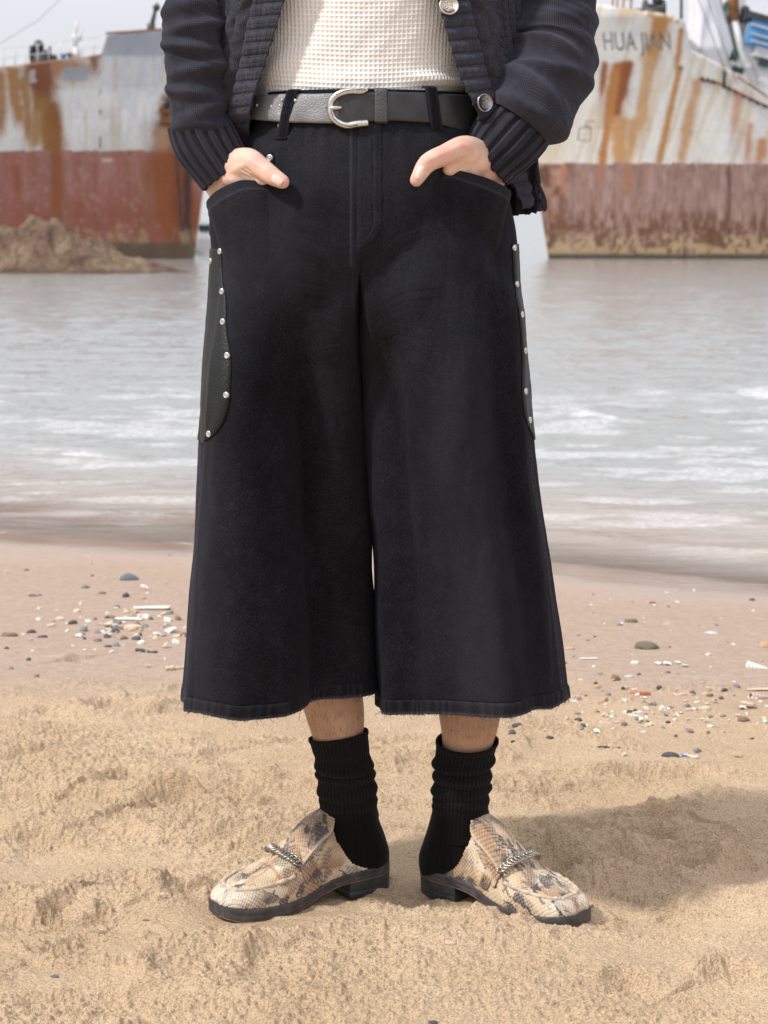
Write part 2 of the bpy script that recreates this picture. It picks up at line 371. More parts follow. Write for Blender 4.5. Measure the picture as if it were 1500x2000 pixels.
def build_water():
    py = np.concatenate([np.linspace(1215, 760, 560)[:-1], np.linspace(760, 520, 330)[:-1], np.linspace(520, 472, 60)])
    d = (CAMZ - SEA) * F / (py - HOR); d = np.concatenate([d, [1200, 2500, 6000]])
    u = np.linspace(-.27, .27, 460); u = np.concatenate([[-4, -1.6, -.7, -.4, -.32], u, [.32, .4, .7, 1.6, 4]])
    D, U = np.meshgrid(d, u, indexing='ij'); X = U * D; Y = D + CAMY
    ys = 4.08 - 0.44 * np.clip(X, -3, 3) + .12 * np.sin(X * 2.3 + 1); off = Y - ys                         # metres out from the shoreline
    amp = .006 + .030 * sst(.2, 4.5, off); fadefar = 1 - sst(60, 220, D)
    swell = fbm(X * .45 + 3, Y * 1.7, 71, 3) - .5
    rip = ridg(X * 1.6, Y * 4.6, 72, 3) - .5
    chop = ridg(X * 4.5, Y * 11, 73, 3) - .5
    w = amp * (1.0 * swell + 1.1 * rip + .60 * chop * (1 - sst(12, 30, D)))
    # breaking lines roughly parallel to the shore
    foam = np.zeros_like(X); wl_ = np.zeros_like(X)
    for k, (o_, h_, wd, sd, den) in enumerate([(.62, .036, .09, 1, .50), (1.45, .020, .16, 2, .50), (2.4, .020, .20, 3, .42), (3.7, .03, .30, 4, .48), (5.6, .03, .4, 5, .42), (7.6, .028, .5, 6, .36)]):
        c = o_ + .22 * (.3 + .3 * o_) * (fbm(X * 2.6 + 5 * k, np.zeros_like(X) + k, 85 + k, 3) - .5) + .45 * (fbm(X * .7 + 11 * k, np.zeros_like(X) + k * 3.3, 80 + k, 3) - .5) * (1 + .22 * o_)
        bre = sst(.62 - den * .32, .78 - den * .30, fbm(X * 1.0 + 7 * k, Y * .2, 90 + k, 3))
        e = off - c
        wl_ += h_ * np.exp(-(e / (wd * 1.2)) ** 2) * (.35 + .65 * bre)
        fr = np.where(e < 0, gau(e, 0, wd * .16), np.exp(-np.abs(e) / (wd * (.7 + 1.2 * bre))))
        foam = np.maximum(foam, fr * bre * (.10 + 1.3 * sst(.35, .62, fbm(X * 4, Y * 8, 100 + k, 4))))
    lace = sst(.52, .66, fbm(X * 1.9, Y * 4.4, 111, 5)) * sst(.2, .8, off) * (1 - sst(5.5, 9, off)) * .60
    foam = np.clip(.68 * np.maximum(foam, lace), 0, 1)
    edge = sst(.0, .14, off)
    Z = SEA + w * edge * fadefar + wl_ * edge
    swash = gau(off + .10 * (fbm(X * 2, Y * 0, 121, 3) - .5), -.02, .05) * sst(.45, .6, fbm(X * 2.1, Y * 1, 122, 3))
    foam = np.maximum(foam, .8 * swash)
    G = ground_h(X, Y, False); dep = Z - np.where(D > 8.5, -1, G)
    alpha = np.clip(.30 + .70 * (1 - np.exp(-np.clip(dep, 0, 1) / .035)), 0, 1)
    deep = sst(.3, 3.0, off)
    keep = (dep > -.02)
    o = grid('water', np.stack([X, Y, Z], -1), M_WATER, mask=keep,
             cols={'turbid_unmirrored': (gau(off, .38, .26) * sst(.1, -.5, X) * sst(.25, .50, fbm(X * 2.2, Y * 5, 131, 4)) * 1.0).ravel(), 'foam': foam.ravel(), 'deep': deep.ravel(), 'alpha': alpha.ravel()})
    tag(o, 'grey shallow sea with small foamy waves', kind='structure')
build_water()
# ================================================================ SHIPS
def ship_material(name):
    t = NT(name); c = t.attr('paint'); n = t.noise(1.3, 6, .65, mscale=(1, 1, .35)); n2 = t.noise(6, 5, .6)
    c = t.mix(.55, c, t.ramp(n, [(.3, (.78, .76, .74)), (.7, (1.12, 1.12, 1.12))]), 'MULTIPLY')
    c = t.mix(.4, c, t.ramp(n2, [(.3, (.82, .80, .78)), (.7, (1.1, 1.1, 1.1))]), 'MULTIPLY')
    t.set(Base_Color=c, Roughness=.62); t.set(Normal=t.bump(n, .25, .05)); return t.m
M_HULL = ship_material('hull_paint')
M_WHITE = plain('weathered_white_paint', (.62, .62, .63), .5, var=.18, scale=1.2)
M_DARK = plain('dark_iron', (.045, .05, .055), .6, var=.4, scale=2)
M_RUST = plain('rusty_iron', (.26, .11, .04), .85, var=.5, scale=2)
M_BLUE = plain('faded_blue_paint', (.08, .30, .60), .5, var=.3, scale=.8)
M_GLASS = plain('dark_window_glass', (.02, .045, .045), .15, var=.2, scale=2)
M_GREEN = plain('green_paint', (.03, .13, .10), .5, var=.3, scale=2)
def blend(c, col, m):
    return c * (1 - m[..., None]) + np.array(col) * m[..., None]
PXM = 0.0265                                  # metres of ship per photograph pixel at the ships
SHY = (CAMZ - SEA) * F / 40.5 + CAMY          # the ships lie this far out
def ship_pt(px, py): d = SHY - CAMY; return (px - 750) * d / F, CAMZ - (py - HOR) * d / F

def build_hull(name, stem_px, sgn, top_px, top_py, rake, yaw, bw, ent, paint, label):
    """sgn: which way the bow looks along x. Stations run aft from the stem."""
    k = (SHY - CAMY) / F
    L = 70.0; s = np.concatenate([np.linspace(0, 1, 20)[:-1]**1.5 * 2, np.linspace(2, 22, 240)[:-1], np.linspace(22, L, 40)])
    x0, _ = ship_pt(stem_px, 505); cy, sy = math.cos(yaw), math.sin(yaw)
    def proj(P):                                # ship coordinates to photograph pixels
        X = P[..., 0] * cy - P[..., 1] * sy + x0; Y = P[..., 0] * sy + P[..., 1] * cy + SHY; d = Y - CAMY
        return 750 + X / d * F, HOR + (CAMZ - SEA - P[..., 2]) / d * F, d
    nv = 130; v = np.linspace(-.06, 1, nv); Hm = 12.0; Htop = np.full(len(s), 11.0)
    for it in range(9):
        Z = v[:, None] * Htop[None, :]
        z = np.clip(Z, 0, None)
        stem = rake * z + .02 * np.maximum(z - 5, 0) ** 2                         # the stem leans forward
        flare = .35 + .65 * (np.clip(z, 0, 12) / 12) ** 1.3
        tt = s[None, :] / (ent * (1.15 - .45 * np.clip(z / Hm, 0, 1)))
        b = bw * (1 - np.exp(-tt ** (1.15 - .25 * np.clip(z/Hm, 0, 1)))) * (1 - (1 - flare) * np.exp(-s[None, :] / 14))
        xs = sgn * (stem * np.exp(-s[None, :] / 16) - s[None, :])
        near = np.stack([xs, -b, Z], -1)
        qx, qy, qd = proj(near[-1]); want = spl(top_px, top_py, qx); Htop = Htop + .8 * (qy - want) * qd / F
        Htop = np.clip(Htop, 3, 16)
    root = bpy.data.objects.new(name, None); COL.objects.link(root)
    root.location = (x0, SHY, SEA); root.rotation_euler = (0, 0, yaw)
    tag(root, label, 'ship')
    # near side, far side and deck in one plate skin
    farS = np.stack([xs, b, Z], -1)
    P = np.concatenate([near, farS[::-1]], 0)
    side = np.concatenate([np.zeros(near.shape[:2]), np.ones(near.shape[:2])], 0)
    pxs, pys, _ = proj(P)
    Cc = paint(pxs, pys, side)
    h = grid('hull', P, M_HULL, root, cols={'paint': Cc.reshape(-1, 3)}); solid(h, .12)
    return root, k

def streaks(x, y, seed, sx=.09, sy=.008):
    return fbm(x * sx, y * sy, seed, 4)
def paint_left(x, y, side):
    n1 = fbm(x * .05, y * .03, 201, 4); n2 = fbm(x * .14, y * .10, 202, 4); st = streaks(x, y, 203); st2 = streaks(x, y, 204, .16, .018)
    c = np.zeros(x.shape + (3,)) + np.array((.86, .85, .85)); c = blend(c, (.72, .74, .80), sst(.4, .7, n1) * .7)
    c = blend(c, (.60, .50, .36), sst(.5, .75, st) * .6)
    low = sst(230, 295, y + 40 * (n2 - .5)); c = blend(c, (.66, .63, .56), low * .5)
    # rust runs
    def run(x0, y0, x1, y1, w, col, a, feath=25):
        nonlocal c
        col = (col[0], col[1] * .80, col[2] * .85)
        t = np.clip((y - y0) / (y1 - y0), 0, 1); xc = x0 + (x1 - x0) * t + 6 * (fbm(y * .03, x0 + 0 * y, 211, 2) - .5)
        m = gau(x, xc, w * (.75 + .5 * fbm(y * .02, x * .1, 212, 2))) * sst(y0 - feath * .3, y0 + feath * .3, y) * (1 - sst(y1 - feath, y1 + feath, y))
        c = blend(c, col, np.clip(1.6 * m * a * (.55 + .9 * n2), 0, 1))
    run(70, 118, 104, 300, 22, (.34, .20, .06), 1.1); run(75, 112, 84, 178, 20, (.24, .10, .045), 1.3); run(100, 200, 112, 420, 11, (.30, .155, .04), 1.1)
    run(20, 130, 40, 240, 13, (.42, .27, .10), .9); run(48, 150, 56, 280, 10, (.40, .26, .10), .8); run(4, 140, 0, 260, 10, (.42, .28, .13), .8); run(72, 215, 68, 285, 9, (.42, .30, .12), .9)
    run(150, 118, 152, 160, 28, (.40, .26, .12), .6); run(182, 110, 182, 135, 8, (.30, .17, .08), .9); run(120, 118, 126, 150, 20, (.42, .25, .10), .7)
    # grey repair patches
    pt = ((np.abs(x - 147) < 24) & (np.abs(y - 144) < 13)) * 1.0; c = blend(c, (.36, .42, .50), pt * .8)
    pt = ((np.abs(x - 63) < 7) & (np.abs(y - 148) < 13)) * 1.0; c = blend(c, (.46, .46, .46), pt * .9)
    # bulwark, blue grey
    bul = sst(196, 204, x) * (1 - sst(105, 112, y)); c = blend(c, (.40, .44, .50), bul * .9)
    c = blend(c, (.45, .46, .55), sst(185, 215, x) * (1 - sst(150, 200, y)) * .35)
    rail = 1 - sst(2, 9, y - np.where(x < 195, 128 - .11 * x, 999)); c = blend(c, (.26, .12, .06), np.clip(rail, 0, 1) * (x < 196) * .9)
    # anchor recess and the rust under it
    r = np.hypot((x - 330) / 24, (y - 222) / 52); c = blend(c, (.17, .075, .03), (1 - sst(.55, 1.1, r + .5 * (n2 - .5))) * .95)
    run(338, 235, 348, 430, 34, (.21, .095, .035), 1.2, 40); run(318, 250, 318, 300, 16, (.45, .33, .18), .8)
    # red boot topping
    red = (y > 294).astype(float)
    rc = np.zeros(x.shape + (3,)) + np.array((.37, .140, .108)); rc = blend(rc, (.41, .195, .165), sst(.35, .65, streaks(x, y, 205, .06, .004)) * .9)
    rc = blend(rc, (.33, .105, .07), sst(355, 420, y + 60 * (n1 - .5)) * .8); rc = blend(rc, (.30, .12, .05), sst(.5, .72, st2) * .5)
    rc = blend(rc, (.44, .30, .24), sst(.60, .72, n2) * .5)
    c = np.where(red[..., None] > 0, rc, c)
    run(108, 296, 112, 420, 12, (.31, .13, .045), .85); run(330, 300, 350, 470, 40, (.29, .105, .03), 1.25, 60); run(352, 300, 358, 480, 15, (.22, .07, .02), 1.1)
    run(32, 320, 36, 380, 7, (.30, .13, .05), .7); run(364, 330, 366, 480, 6, (.06, .035, .03), 1.2)
    sm = ((np.abs(x - 208) < 9) & (np.abs(y - 313) < 4)) * 1.0; c = blend(c, (.60, .52, .48), sm * .8)
    # fouling at the waterline
    f = sst(440, 462, y + 26 * (n2 - .5)); c = blend(c, (.46, .37, .22), f * .55 * sst(.38, .6, n1 + .25 * (n2 - .5)))
    c = blend(c, (.12, .085, .055), sst(468, 480, y + 9 * (n2 - .5)) * .92); c = blend(c, (.40, .20, .17), side * sst(375, 385, x) * (y > 294) * .7)
    for yy in (172, 232, 360, 425): c = c * (1 - .13 * gau(y + .02 * x, yy, 1.1))[..., None]
    for xx in (-40, 60, 155, 250, 345): c = c * (1 - .10 * gau(x, xx, 1.1))[..., None]
    return np.clip(c, 0.01, 1)
def paint_right(x, y, side):
    n1 = fbm(x * .05, y * .035, 301, 4); n2 = fbm(x * .13, y * .10, 302, 4); st = streaks(x + .3 * y, y, 303); n3 = fbm(x * .2, y * .05, 305, 4)
    c = np.zeros(x.shape + (3,)) + np.array((.80, .77, .72)); c = blend(c, (.74, .75, .77), sst(.4, .65, n1) * .8)
    c = blend(c, (.60, .48, .32), sst(.52, .74, st) * .65)
    c = blend(c, (.64, .54, .42), (1 - sst(1095, 1180, x + .25 * (y - 200))) * sst(120, 280, y) * .8)
    def run(x0, y0, x1, y1, w, col, a, feath=25):
        nonlocal c
        col = (col[0], col[1] * .80, col[2] * .85)
        t = np.clip((y - y0) / (y1 - y0), 0, 1); xc = x0 + (x1 - x0) * t + 5 * (fbm(y * .03, x0 + 0 * y, 311, 2) - .5)
        m = gau(x, xc, w * (.7 + .6 * fbm(y * .02, x * .1, 312, 2))) * sst(y0 - feath * .3, y0 + feath * .3, y) * (1 - sst(y1 - feath, y1 + feath * 1.4, y))
        c = blend(c, col, np.clip(1.6 * m * a * (.6 + .8 * n2), 0, 1))
    run(1216, 122, 1196, 235, 16, (.42, .20, .06), 1.25); run(1228, 120, 1206, 215, 9, (.28, .11, .035), 1.2); run(1202, 135, 1176, 320, 8, (.46, .25, .075), 1.15); run(1210, 228, 1208, 320, 16, (.58, .40, .17), .95)
    run(1181, 122, 1176, 175, 5, (.34, .16, .05), 1.2); run(1155, 125, 1152, 150, 8, (.56, .38, .18), .8)
    run(1292, 30, 1272, 120, 16, (.52, .31, .11), 1.0); run(1270, 110, 1250, 250, 13, (.60, .46, .24), .8); run(1240, 230, 1228, 318, 10, (.58, .42, .20), .85)
    run(1332, 55, 1322, 130, 5, (.52, .30, .10), 1.0); run(1328, 132, 1286, 320, 6, (.50, .32, .11), 1.1); run(1362, 155, 1332, 318, 11, (.58, .44, .24), .8); run(1440, 180, 1436, 250, 9, (.60, .46, .30), .7)
    run(1490, 270, 1486, 318, 12, (.55, .34, .18), .8); run(1465, 240, 1460, 316, 7, (.58, .40, .24), .7)
    sp = gau(np.hypot(x - 1330, y - 132), 0, 4.5); c = blend(c, (.04, .03, .025), sp)
    ed = 1 - sst(2, 12, y - (20 + (x - 1250) * .24)); c = blend(c, (.50, .28, .11), np.clip(ed, 0, 1) * (x < 1340) * (x > 1200) * sst(.35, .6, n2) )
    rc = np.zeros(x.shape + (3,)) + np.array((.36, .225, .190)); rc = blend(rc, (.27, .155, .125), sst(.42, .68, n3) * .8); rc = blend(rc, (.45, .31, .275), sst(.55, .75, fbm(x * .09, y * .02, 306, 4)) * .8)
    rc = blend(rc, (.36, .15, .07), (1 - sst(1075, 1130, x)) * .7 * sst(.3, .6, n2)); rc = blend(rc, (.12, .045, .02), (1 - sst(1080, 1122, x + .2 * (y - 400))) * .9 * sst(.35, .55, n1))
    rc = blend(rc, (.17, .075, .04), sst(395, 450, y + 50 * (n3 - .5)) * .9 * sst(.30, .6, n3)); rc = blend(rc, (.45, .335, .19), sst(450, 472, y + 30 * (n2 - .5)) * .9 * sst(.34, .55, n2))
    rc = blend(rc, (.14, .06, .03), sst(.5, .62, fbm(x * .035, y * .03, 307, 3)) * sst(440, 450, y) * (1 - sst(478, 486, y)) * .8)
    c = np.where((y > 319 + 3 * (n1 - .5))[..., None], rc, c)
    run(1172, 322, 1170, 352, 7, (.42, .24, .13), .8); run(1228, 322, 1228, 372, 7, (.42, .24, .13), .8); run(1265, 322, 1264, 345, 6, (.40, .24, .14), .6); run(1100, 322, 1098, 360, 7, (.44, .24, .13), .7); run(1424, 322, 1424, 440, 3, (.15, .08, .06), .7)
    c = blend(c, (.05, .05, .04), sst(493, 499, y + 5 * (n2 - .5)) * .92)
    c = blend(c, (.20, .16, .15), side * .7)
    for yy in (112, 176, 250, 385, 440): c = c * (1 - .11 * gau(y - .03 * x + 36, yy, 1.1))[..., None]
    for xx in (1130, 1235, 1340, 1440): c = c * (1 - .09 * gau(x + .12 * (y - 200), xx, 1.1))[..., None]
    return np.clip(c, .01, 1)

ship_a, kA = build_hull('cargo_ship', 378, 1, [-3200, -400, 0, 100, 188, 200, 207, 330, 500, 640], [135, 135, 131, 119, 108, 102, 68, 59, 52, 50], .14, math.radians(-9), 8.5, 9.0, paint_left,
    'rusty grey and white ship with red lower hull, bow pointing right, aground behind the rock')
ship_b, kB = build_hull('cargo_ship', 1072, -1, [820, 1000, 1165, 1250, 1333, 1338, 1346, 1370, 1400, 1440, 1500, 1600, 1800, 4600], [-8, 0, 10, 22, 40, 52, 92, 108, 124, 147, 190, 215, 225, 225], .16, math.radians(9), 8.5, 9.5, paint_right,
    'cream white ship streaked with orange rust over a brown lower hull, bow pointing left')
bpy.context.view_layer.update()
def bvh_of(o):
    me = o.data; vs = [tuple(v.co) for v in me.vertices]; return BVHTree.FromPolygons(vs, [tuple(p.vertices) for p in me.polygons])
def ship_hit(bv, root, px, py, off=.03):
    """local point on the near side of a hull"""
    M = root.matrix_world.inverted(); o = M @ Vector((0, CAMY, CAMZ)); d = (M.to_3x3() @ Vector(((px - 750) / F, 1, -(py - HOR) / F))).normalized()
    h, n, i, t = bv.ray_cast(o, d)
    if h is None:
        dd = SHY - CAMY; return o + d * (dd - 5)
    return h - d * off
hullA = [c for c in ship_a.children][0]; hullB = [c for c in ship_b.children][0]
bvA, bvB = bvh_of(hullA), bvh_of(hullB)
def hit_a(px, py, off=.03): return ship_hit(bvA, ship_a, px, py, off)
def hit_b(px, py, off=.03): return ship_hit(bvB, ship_b, px, py, off)
def on_deck(px, py, dy=0.0, hit=None, ty=None):
    p = hit(px, ty); return p + Vector((0, dy, 0))
# --- left ship fittings
def rod(mb, hit, pts, r, off=-.3):
    P = [hit(px, max(py, ty)) + Vector((0, -off, (ty - py) * kA if py < ty else 0)) for px, py, ty in pts]
    mb.tube([tuple(p) for p in P], r, 6)
mb = MB()
edgeA = lambda px: 131 - .12 * px + 3
for px in range(-20, 190, 22):
    e = hit_a(px, edgeA(px)); mb.tube([e + Vector((0, .4, -.1)), e + Vector((0, .4, 1.05))], .028, 5)
for hgt in (.55, 1.02):
    mb.tube([hit_a(px, edgeA(px)) + Vector((0, .4, hgt)) for px in range(-30, 200, 10)], .02, 5)
mb.build('deck_railing', M_WHITE, ship_a)
def deck_a(px, py): e = hit_a(px, edgeA(px)); return e + Vector((0, 1.3, 0)), max(0, (edgeA(px) - py) * kA)
mb = MB(); e, _ = deck_a(64, 100)
mb.box(e + Vector((0, 0, .25)), (.9, .8, .7)); mb.lathe([(0, -.5), (.42, -.5), (.42, -.38), (.2, -.36), (.2, .36), (.42, .38), (.42, .5), (0, .5)], e + Vector((-.05, 0, .65)), (1, .2, 0)); mb.ball(e + Vector((-.15, 0, 1.0)), (.28, .28, .36), 8)
mb.box(e + Vector((.55, 0, .25)), (.4, .5, .6)); mb.build('winch', M_DARK, ship_a)
for px in (88, 108, 121):
    e, _ = deck_a(px, 95); mb = MB(); mb.lathe([(0, -.2), (.13, -.2), (.13, .25), (.11, .38), (.17, .42), (.17, .52), (0, .55)], e, n=10); mb.build('bollard', M_DARK if px != 108 else M_BLUE, ship_a)
e, _ = deck_a(133, 60); mb = MB(); mb.tube([e, e + Vector((0, 0, 1.7)), e + Vector((.05, 0, 2.1))], [.10, .08, .05], 8); mb.box(e + Vector((.05, 0, 1.25)), (.5, .12, .35)); mb.box(e + Vector((0, 0, .4)), (.35, .3, .7)); mb.tube([e + Vector((-.2, 0, .8)), e + Vector((.35, 0, 1.75))], .04, 6); mb.build('vent_post', M_WHITE, ship_a)
def bul_a(px): return hit_a(px, 66) + Vector((0, .5, 0))
mb = MB(); e = bul_a(290); mb.tube([e + Vector((0, 0, -.3)), e + Vector((.02, 0, .6)), e + Vector((.2, 0, 1.25))], [.1, .09, .08], 8); mb.ball(e + Vector((.27, 0, 1.35)), .19, 8); mb.box(e + Vector((0, 0, .35)), (.35, .25, .42)); mb.tube([e + Vector((.05, 0, .1)), e + Vector((.33, 0, 1.6))], .045, 6); mb.build('mooring_light', M_DARK, ship_a)
mb = MB(); mb.tube([hit_a(px, 66 - (px - 205) * .07) + Vector((0, -.01, .02)) for px in range(206, 470, 8)], .06, 6); mb.build('rail_cap', M_RUST, ship_a)
mb = MB(); a = hit_a(327, 198, 0); mb.lathe([(.62, -.1), (.66, .06), (.58, .16), (.42, .12), (.34, -.02), (0, -.05)], a, (0, -1, 0.1), 20); mb.build('hawse_pipe', M_RUST, ship_a)
mb = MB(); mb.lathe([(0, .02), (.30, .02), (.30, .09), (0, .10)], a, (0, -1, .1), 16); mb.build('hawse_hole', M_DARK, ship_a)
mb = MB(); a = hit_a(331, 228, .05); mb.box(a, (.7, .3, .5)); mb.tube([a + Vector((0, -.05, .9)), a], .1, 8); mb.tube([a + Vector((-.55, -.05, .2)), a + Vector((-.3, -.1, -.25)), a + Vector((.3, -.1, -.25)), a + Vector((.55, -.05, .2))], [.06, .13, .13, .06], 8); mb.build('anchor', M_RUST, ship_a)
mb = MB(); mb.tube([hit_a(344 + 12 * t, 300 + 150 * t, .05) for t in np.linspace(0, 1, 14)], .05, 6); mb.build('anchor_chain', M_DARK, ship_a)
mb = MB(); mb.tube([hit_a(-60, 130) + Vector((0, 1, .5)), hit_a(60, 118) + Vector((0, 1, 2.0)), hit_a(165, 108) + Vector((0, 1, 4.2)), hit_a(330, 66) + Vector((0, 1, 9))], .012, 5); mb.build('stay_wire', M_DARK, ship_a)

# --- right ship fittings
def deck_b(px): return hit_b(px, 16 + (px - 1200) * .18 + 6) + Vector((0, 1.0, 0))
mb = MB()
for px, h in ((1207, .9), (1216, 1.1), (1228, .9), (1243, 1.0)):
    e = deck_b(px); mb.tube([e, e + Vector((.02, 0, h))], .05, 6)
mb.tube([deck_b(px) + Vector((0, 0, .85)) for px in range(1195, 1250, 6)], .025, 5); mb.build('railing_posts', M_RUST, ship_b)
e = deck_b(1285); mb = MB(); mb.box(e + Vector((0, 0, .3)), (1.0, .9, .7)); mb.lathe([(0, -.5), (.45, -.5), (.45, -.4), (.22, -.38), (.22, .38), (.45, .4), (.45, .5), (0, .5)], e + Vector((.1, 0, .65)), (1, 0, 0)); mb.ball(e + Vector((.25, 0, 1.1)), (.25, .25, .4), 8); mb.box(e + Vector((-.6, 0, .45)), (.6, .3, .3)); mb.build('winch', M_DARK, ship_b)
e = hit_b(1333, 42) + Vector((0, .2, 0)); mb = MB(); mb.tube([e + Vector((0, 0, -.4)), e + Vector((.02, 0, 3.5))], .075, 8); mb.build('jack_staff', M_DARK, ship_b)
def offset(px, py, dy=1.0):                    # a place above the hull of the right ship, on the middle line
    M = ship_b.matrix_world.inverted(); o = M @ Vector((0, CAMY, CAMZ)); d = M.to_3x3() @ Vector(((px - 750) / F, 1, -(py - HOR) / F))
    dd = SHY - CAMY - 5 + dy; return o + d * dd
# cargo boom wrapped in white tarpaulin, slanting from the deck
mb = MB()
pts = [offset(1372, 112, 1.5), offset(1356, 60, 1.5), offset(1350, 0, 1.5), offset(1350, -60, 1.5)]
t_ = np.linspace(0, 1, 40); a_ = np.linspace(0, 2*np.pi, 48, endpoint=False); P = []
for t in t_:
    c = offset(1387 - 4 * t - 17 * t * t, 128 - 190 * t, 2.0); r = 1.33 * (1 - .42 * t) * (.55 + .45 * min(1, t * 6)) * (1 - .25 * t)
    rr = r * (1 + .05 * np.sin(a_ * 9 + 3 * t) + .03 * np.sin(a_ * 17 - 5 * t)); P.append(np.stack([c.x + rr * np.cos(a_), c.y + rr * .7 * np.sin(a_), np.full(48, c.z)], -1))
grid('tarpaulin_cover', np.array(P), plain('white_tarpaulin', (.72, .72, .76), .8, var=.06, scale=1), ship_b, wrap=True)
mb = MB()
for p0, p1 in (((1362, -60), (1440, 165)), ((1390, -60), (1452, 140)), ((1350, -40), (1420, 150)), ((1365, 105), (1370, 92))):
    mb.tube([offset(*p0, .3), offset(*p1, .3)], .02, 5)
mb.build('rigging_wire', M_DARK, ship_b)
# leaning superstructure
ho = bpy.data.objects.new('deck_house', None); COL.objects.link(ho); ho.parent = ship_b
tilt = math.radians(14)
def leanbox(mb, px0, py0, px1, py1, depth, dy=2.5, ang=tilt):
    a = offset(px0, py0, dy); b = offset(px1, py1, dy); c = (a + b) / 2
    mb.box(c + Vector((0, depth / 2, 0)), (abs(b.x - a.x), depth, abs(b.z - a.z)), Matrix.Rotation(ang, 3, 'Y'))
COL.objects.unlink(ho); bpy.data.objects.remove(ho)
mb = MB(); leanbox(mb, 1432, 62, 1620, 240, 7, 2.2); leanbox(mb, 1408, -60, 1446, 215, 3, 2.8, math.radians(9)); leanbox(mb, 1470, 96, 1640, 130, 5, 1.9)
mb.box(offset(1430, 150, 2.1) , (1.6, .3, 1.5), Matrix.Rotation(tilt, 3, 'Y')); mb.build('deck_house', M_WHITE, ship_b, smooth=False)
mb = MB(); leanbox(mb, 1464, 30, 1520, 92, 2.5, 1.6, tilt); mb.build('funnel', M_BLUE, ship_b, smooth=False)
mb = MB()
for t in (52, 70, 84): leanbox(mb, 1466, t, 1520, t + 3, .2, 1.45)
mb.build('funnel_band', M_WHITE, ship_b, smooth=False)
mb = MB(); e = offset(1466, 30, 1.6); mb.tube([e + Vector((-.2, .5, -.3)), e + Vector((-.05, .5, .25))], .22, 10); mb.ball(e + Vector((-.1, .5, .3)), (.24, .24, .26), 8); leanbox(mb, 1462, 28, 1520, 42, 1.5, 1.5); mb.build('exhaust_cowl', M_DARK, ship_b, smooth=False)
mb = MB(); mb.tube([offset(1428, -40, 1.9), offset(1436, 40, 1.9)], .26, 10); mb.build('mast', M_RUST, ship_b)
mb = MB(); mb.tube([offset(1436, 40, 1.85), offset(1447, 96, 1.85), offset(1475, 170, 1.85)], .17, 10); mb.build('ladder_pole', M_WHITE, ship_b)
for (px, py, w, h, m) in ((1492, 122, 20, 16, M_GLASS), (1436, 102, 12, 15, M_GREEN), (1441, 137, 22, 12, M_GLASS), (1418, 12, 8, 16, M_GREEN), (1425, 38, 8, 14, M_DARK), (1489, 155, 10, 9, M_WHITE), (1520, 118, 18, 16, M_GLASS), (1462, 128, 8, 10, M_WHITE)):
    mb = MB(); mb.box(offset(px, py, 1.7 if py > 100 and px > 1460 else 1.9), (w * kB, .14, h * kB), Matrix.Rotation(tilt if px > 1430 else .15, 3, 'Y')); mb.build('window', m, ship_b, smooth=False)
# sloping rubbing strake with its freeing ports
pts = [hit_b(px, py, .0) for px, py in ((1366, 152), (1385, 158), (1400, 160), (1420, 170), (1450, 184), (1480, 200), (1520, 216), (1600, 236))]
mb = MB(); mb.tube(pts, .10, 8); mb.build('rubbing_strake', M_RUST, ship_b)
for px, py in ((1374, 155), (1384, 157), (1394, 160), (1424, 173), (1437, 179), (1452, 187), (1466, 194), (1480, 201), (1494, 207)):
    mb = MB(); mb.box(hit_b(px, py, .05), (.26 if px < 1400 else .16, .1, .2), Matrix.Rotation(.45, 3, 'Y')); mb.build('freeing_port', M_DARK, ship_b, smooth=False)
mb = MB(); mb.tube([hit_b(1414, 138, .05), hit_b(1414, 172, .05)], .09, 6); mb.build('fender_post', M_DARK, ship_b)
mb = MB(); mb.tube([hit_b(px, py, .0) + Vector((0, .05, .03)) for px, py in ((1347, 94), (1358, 103), (1370, 110), (1385, 118), (1400, 125), (1420, 136), (1440, 149), (1470, 170), (1500, 191))], .05, 6); mb.build('rail_cap', M_RUST, ship_b)
# name on the bow and the bow mark, worn lettering lying on the plates
def on_hull_text(txt, px, py, size, slant, sp, mat, name, parent):
    cu = bpy.data.curves.new(name, 'FONT'); cu.body = txt; cu.size = size; cu.shear = slant; cu.space_character = sp; cu.extrude = 0.0
    to = bpy.data.objects.new(name, cu); COL.objects.link(to); bpy.context.view_layer.update()
    me = bpy.data.meshes.new_from_object(to.evaluated_get(bpy.context.evaluated_depsgraph_get())); bpy.data.objects.remove(to)
    o = bpy.data.objects.new(name, me); COL.objects.link(o); o.parent = parent
    for v in me.vertices:
        v.co = hit_b(px + .60 * v.co.x / kB, py - v.co.y / kB, .075)
    me.materials.clear(); me.materials.append(mat); return o
t = NT('worn_lettering'); nn = t.noise(2.4, 5, .7); t.set(Base_Color=t.ramp(nn, [(.40, (.12, .13, .13)), (.56, (.24, .24, .23)), (.74, (.46, .45, .42))]), Roughness=.7); M_LET = t.m
on_hull_text('HUA JIAN', 1178, 98, 1.36, -.16, 1.0, M_LET, 'bow_lettering', ship_b)
mb = MB()
for P in ([(1129, 273), (1152, 275), (1155, 250), (1141, 248), (1131, 251), (1129, 273)], [(1143, 249), (1143, 237), (1161, 236)], [(1153, 252), (1152, 245), (1144, 245)]):
    mb.tube([hit_b(px, py, .05) for px, py in P], .035, 5)
mb.build('bow_mark', plain('faded_mark_paint', (.30, .27, .24), .7), ship_b)

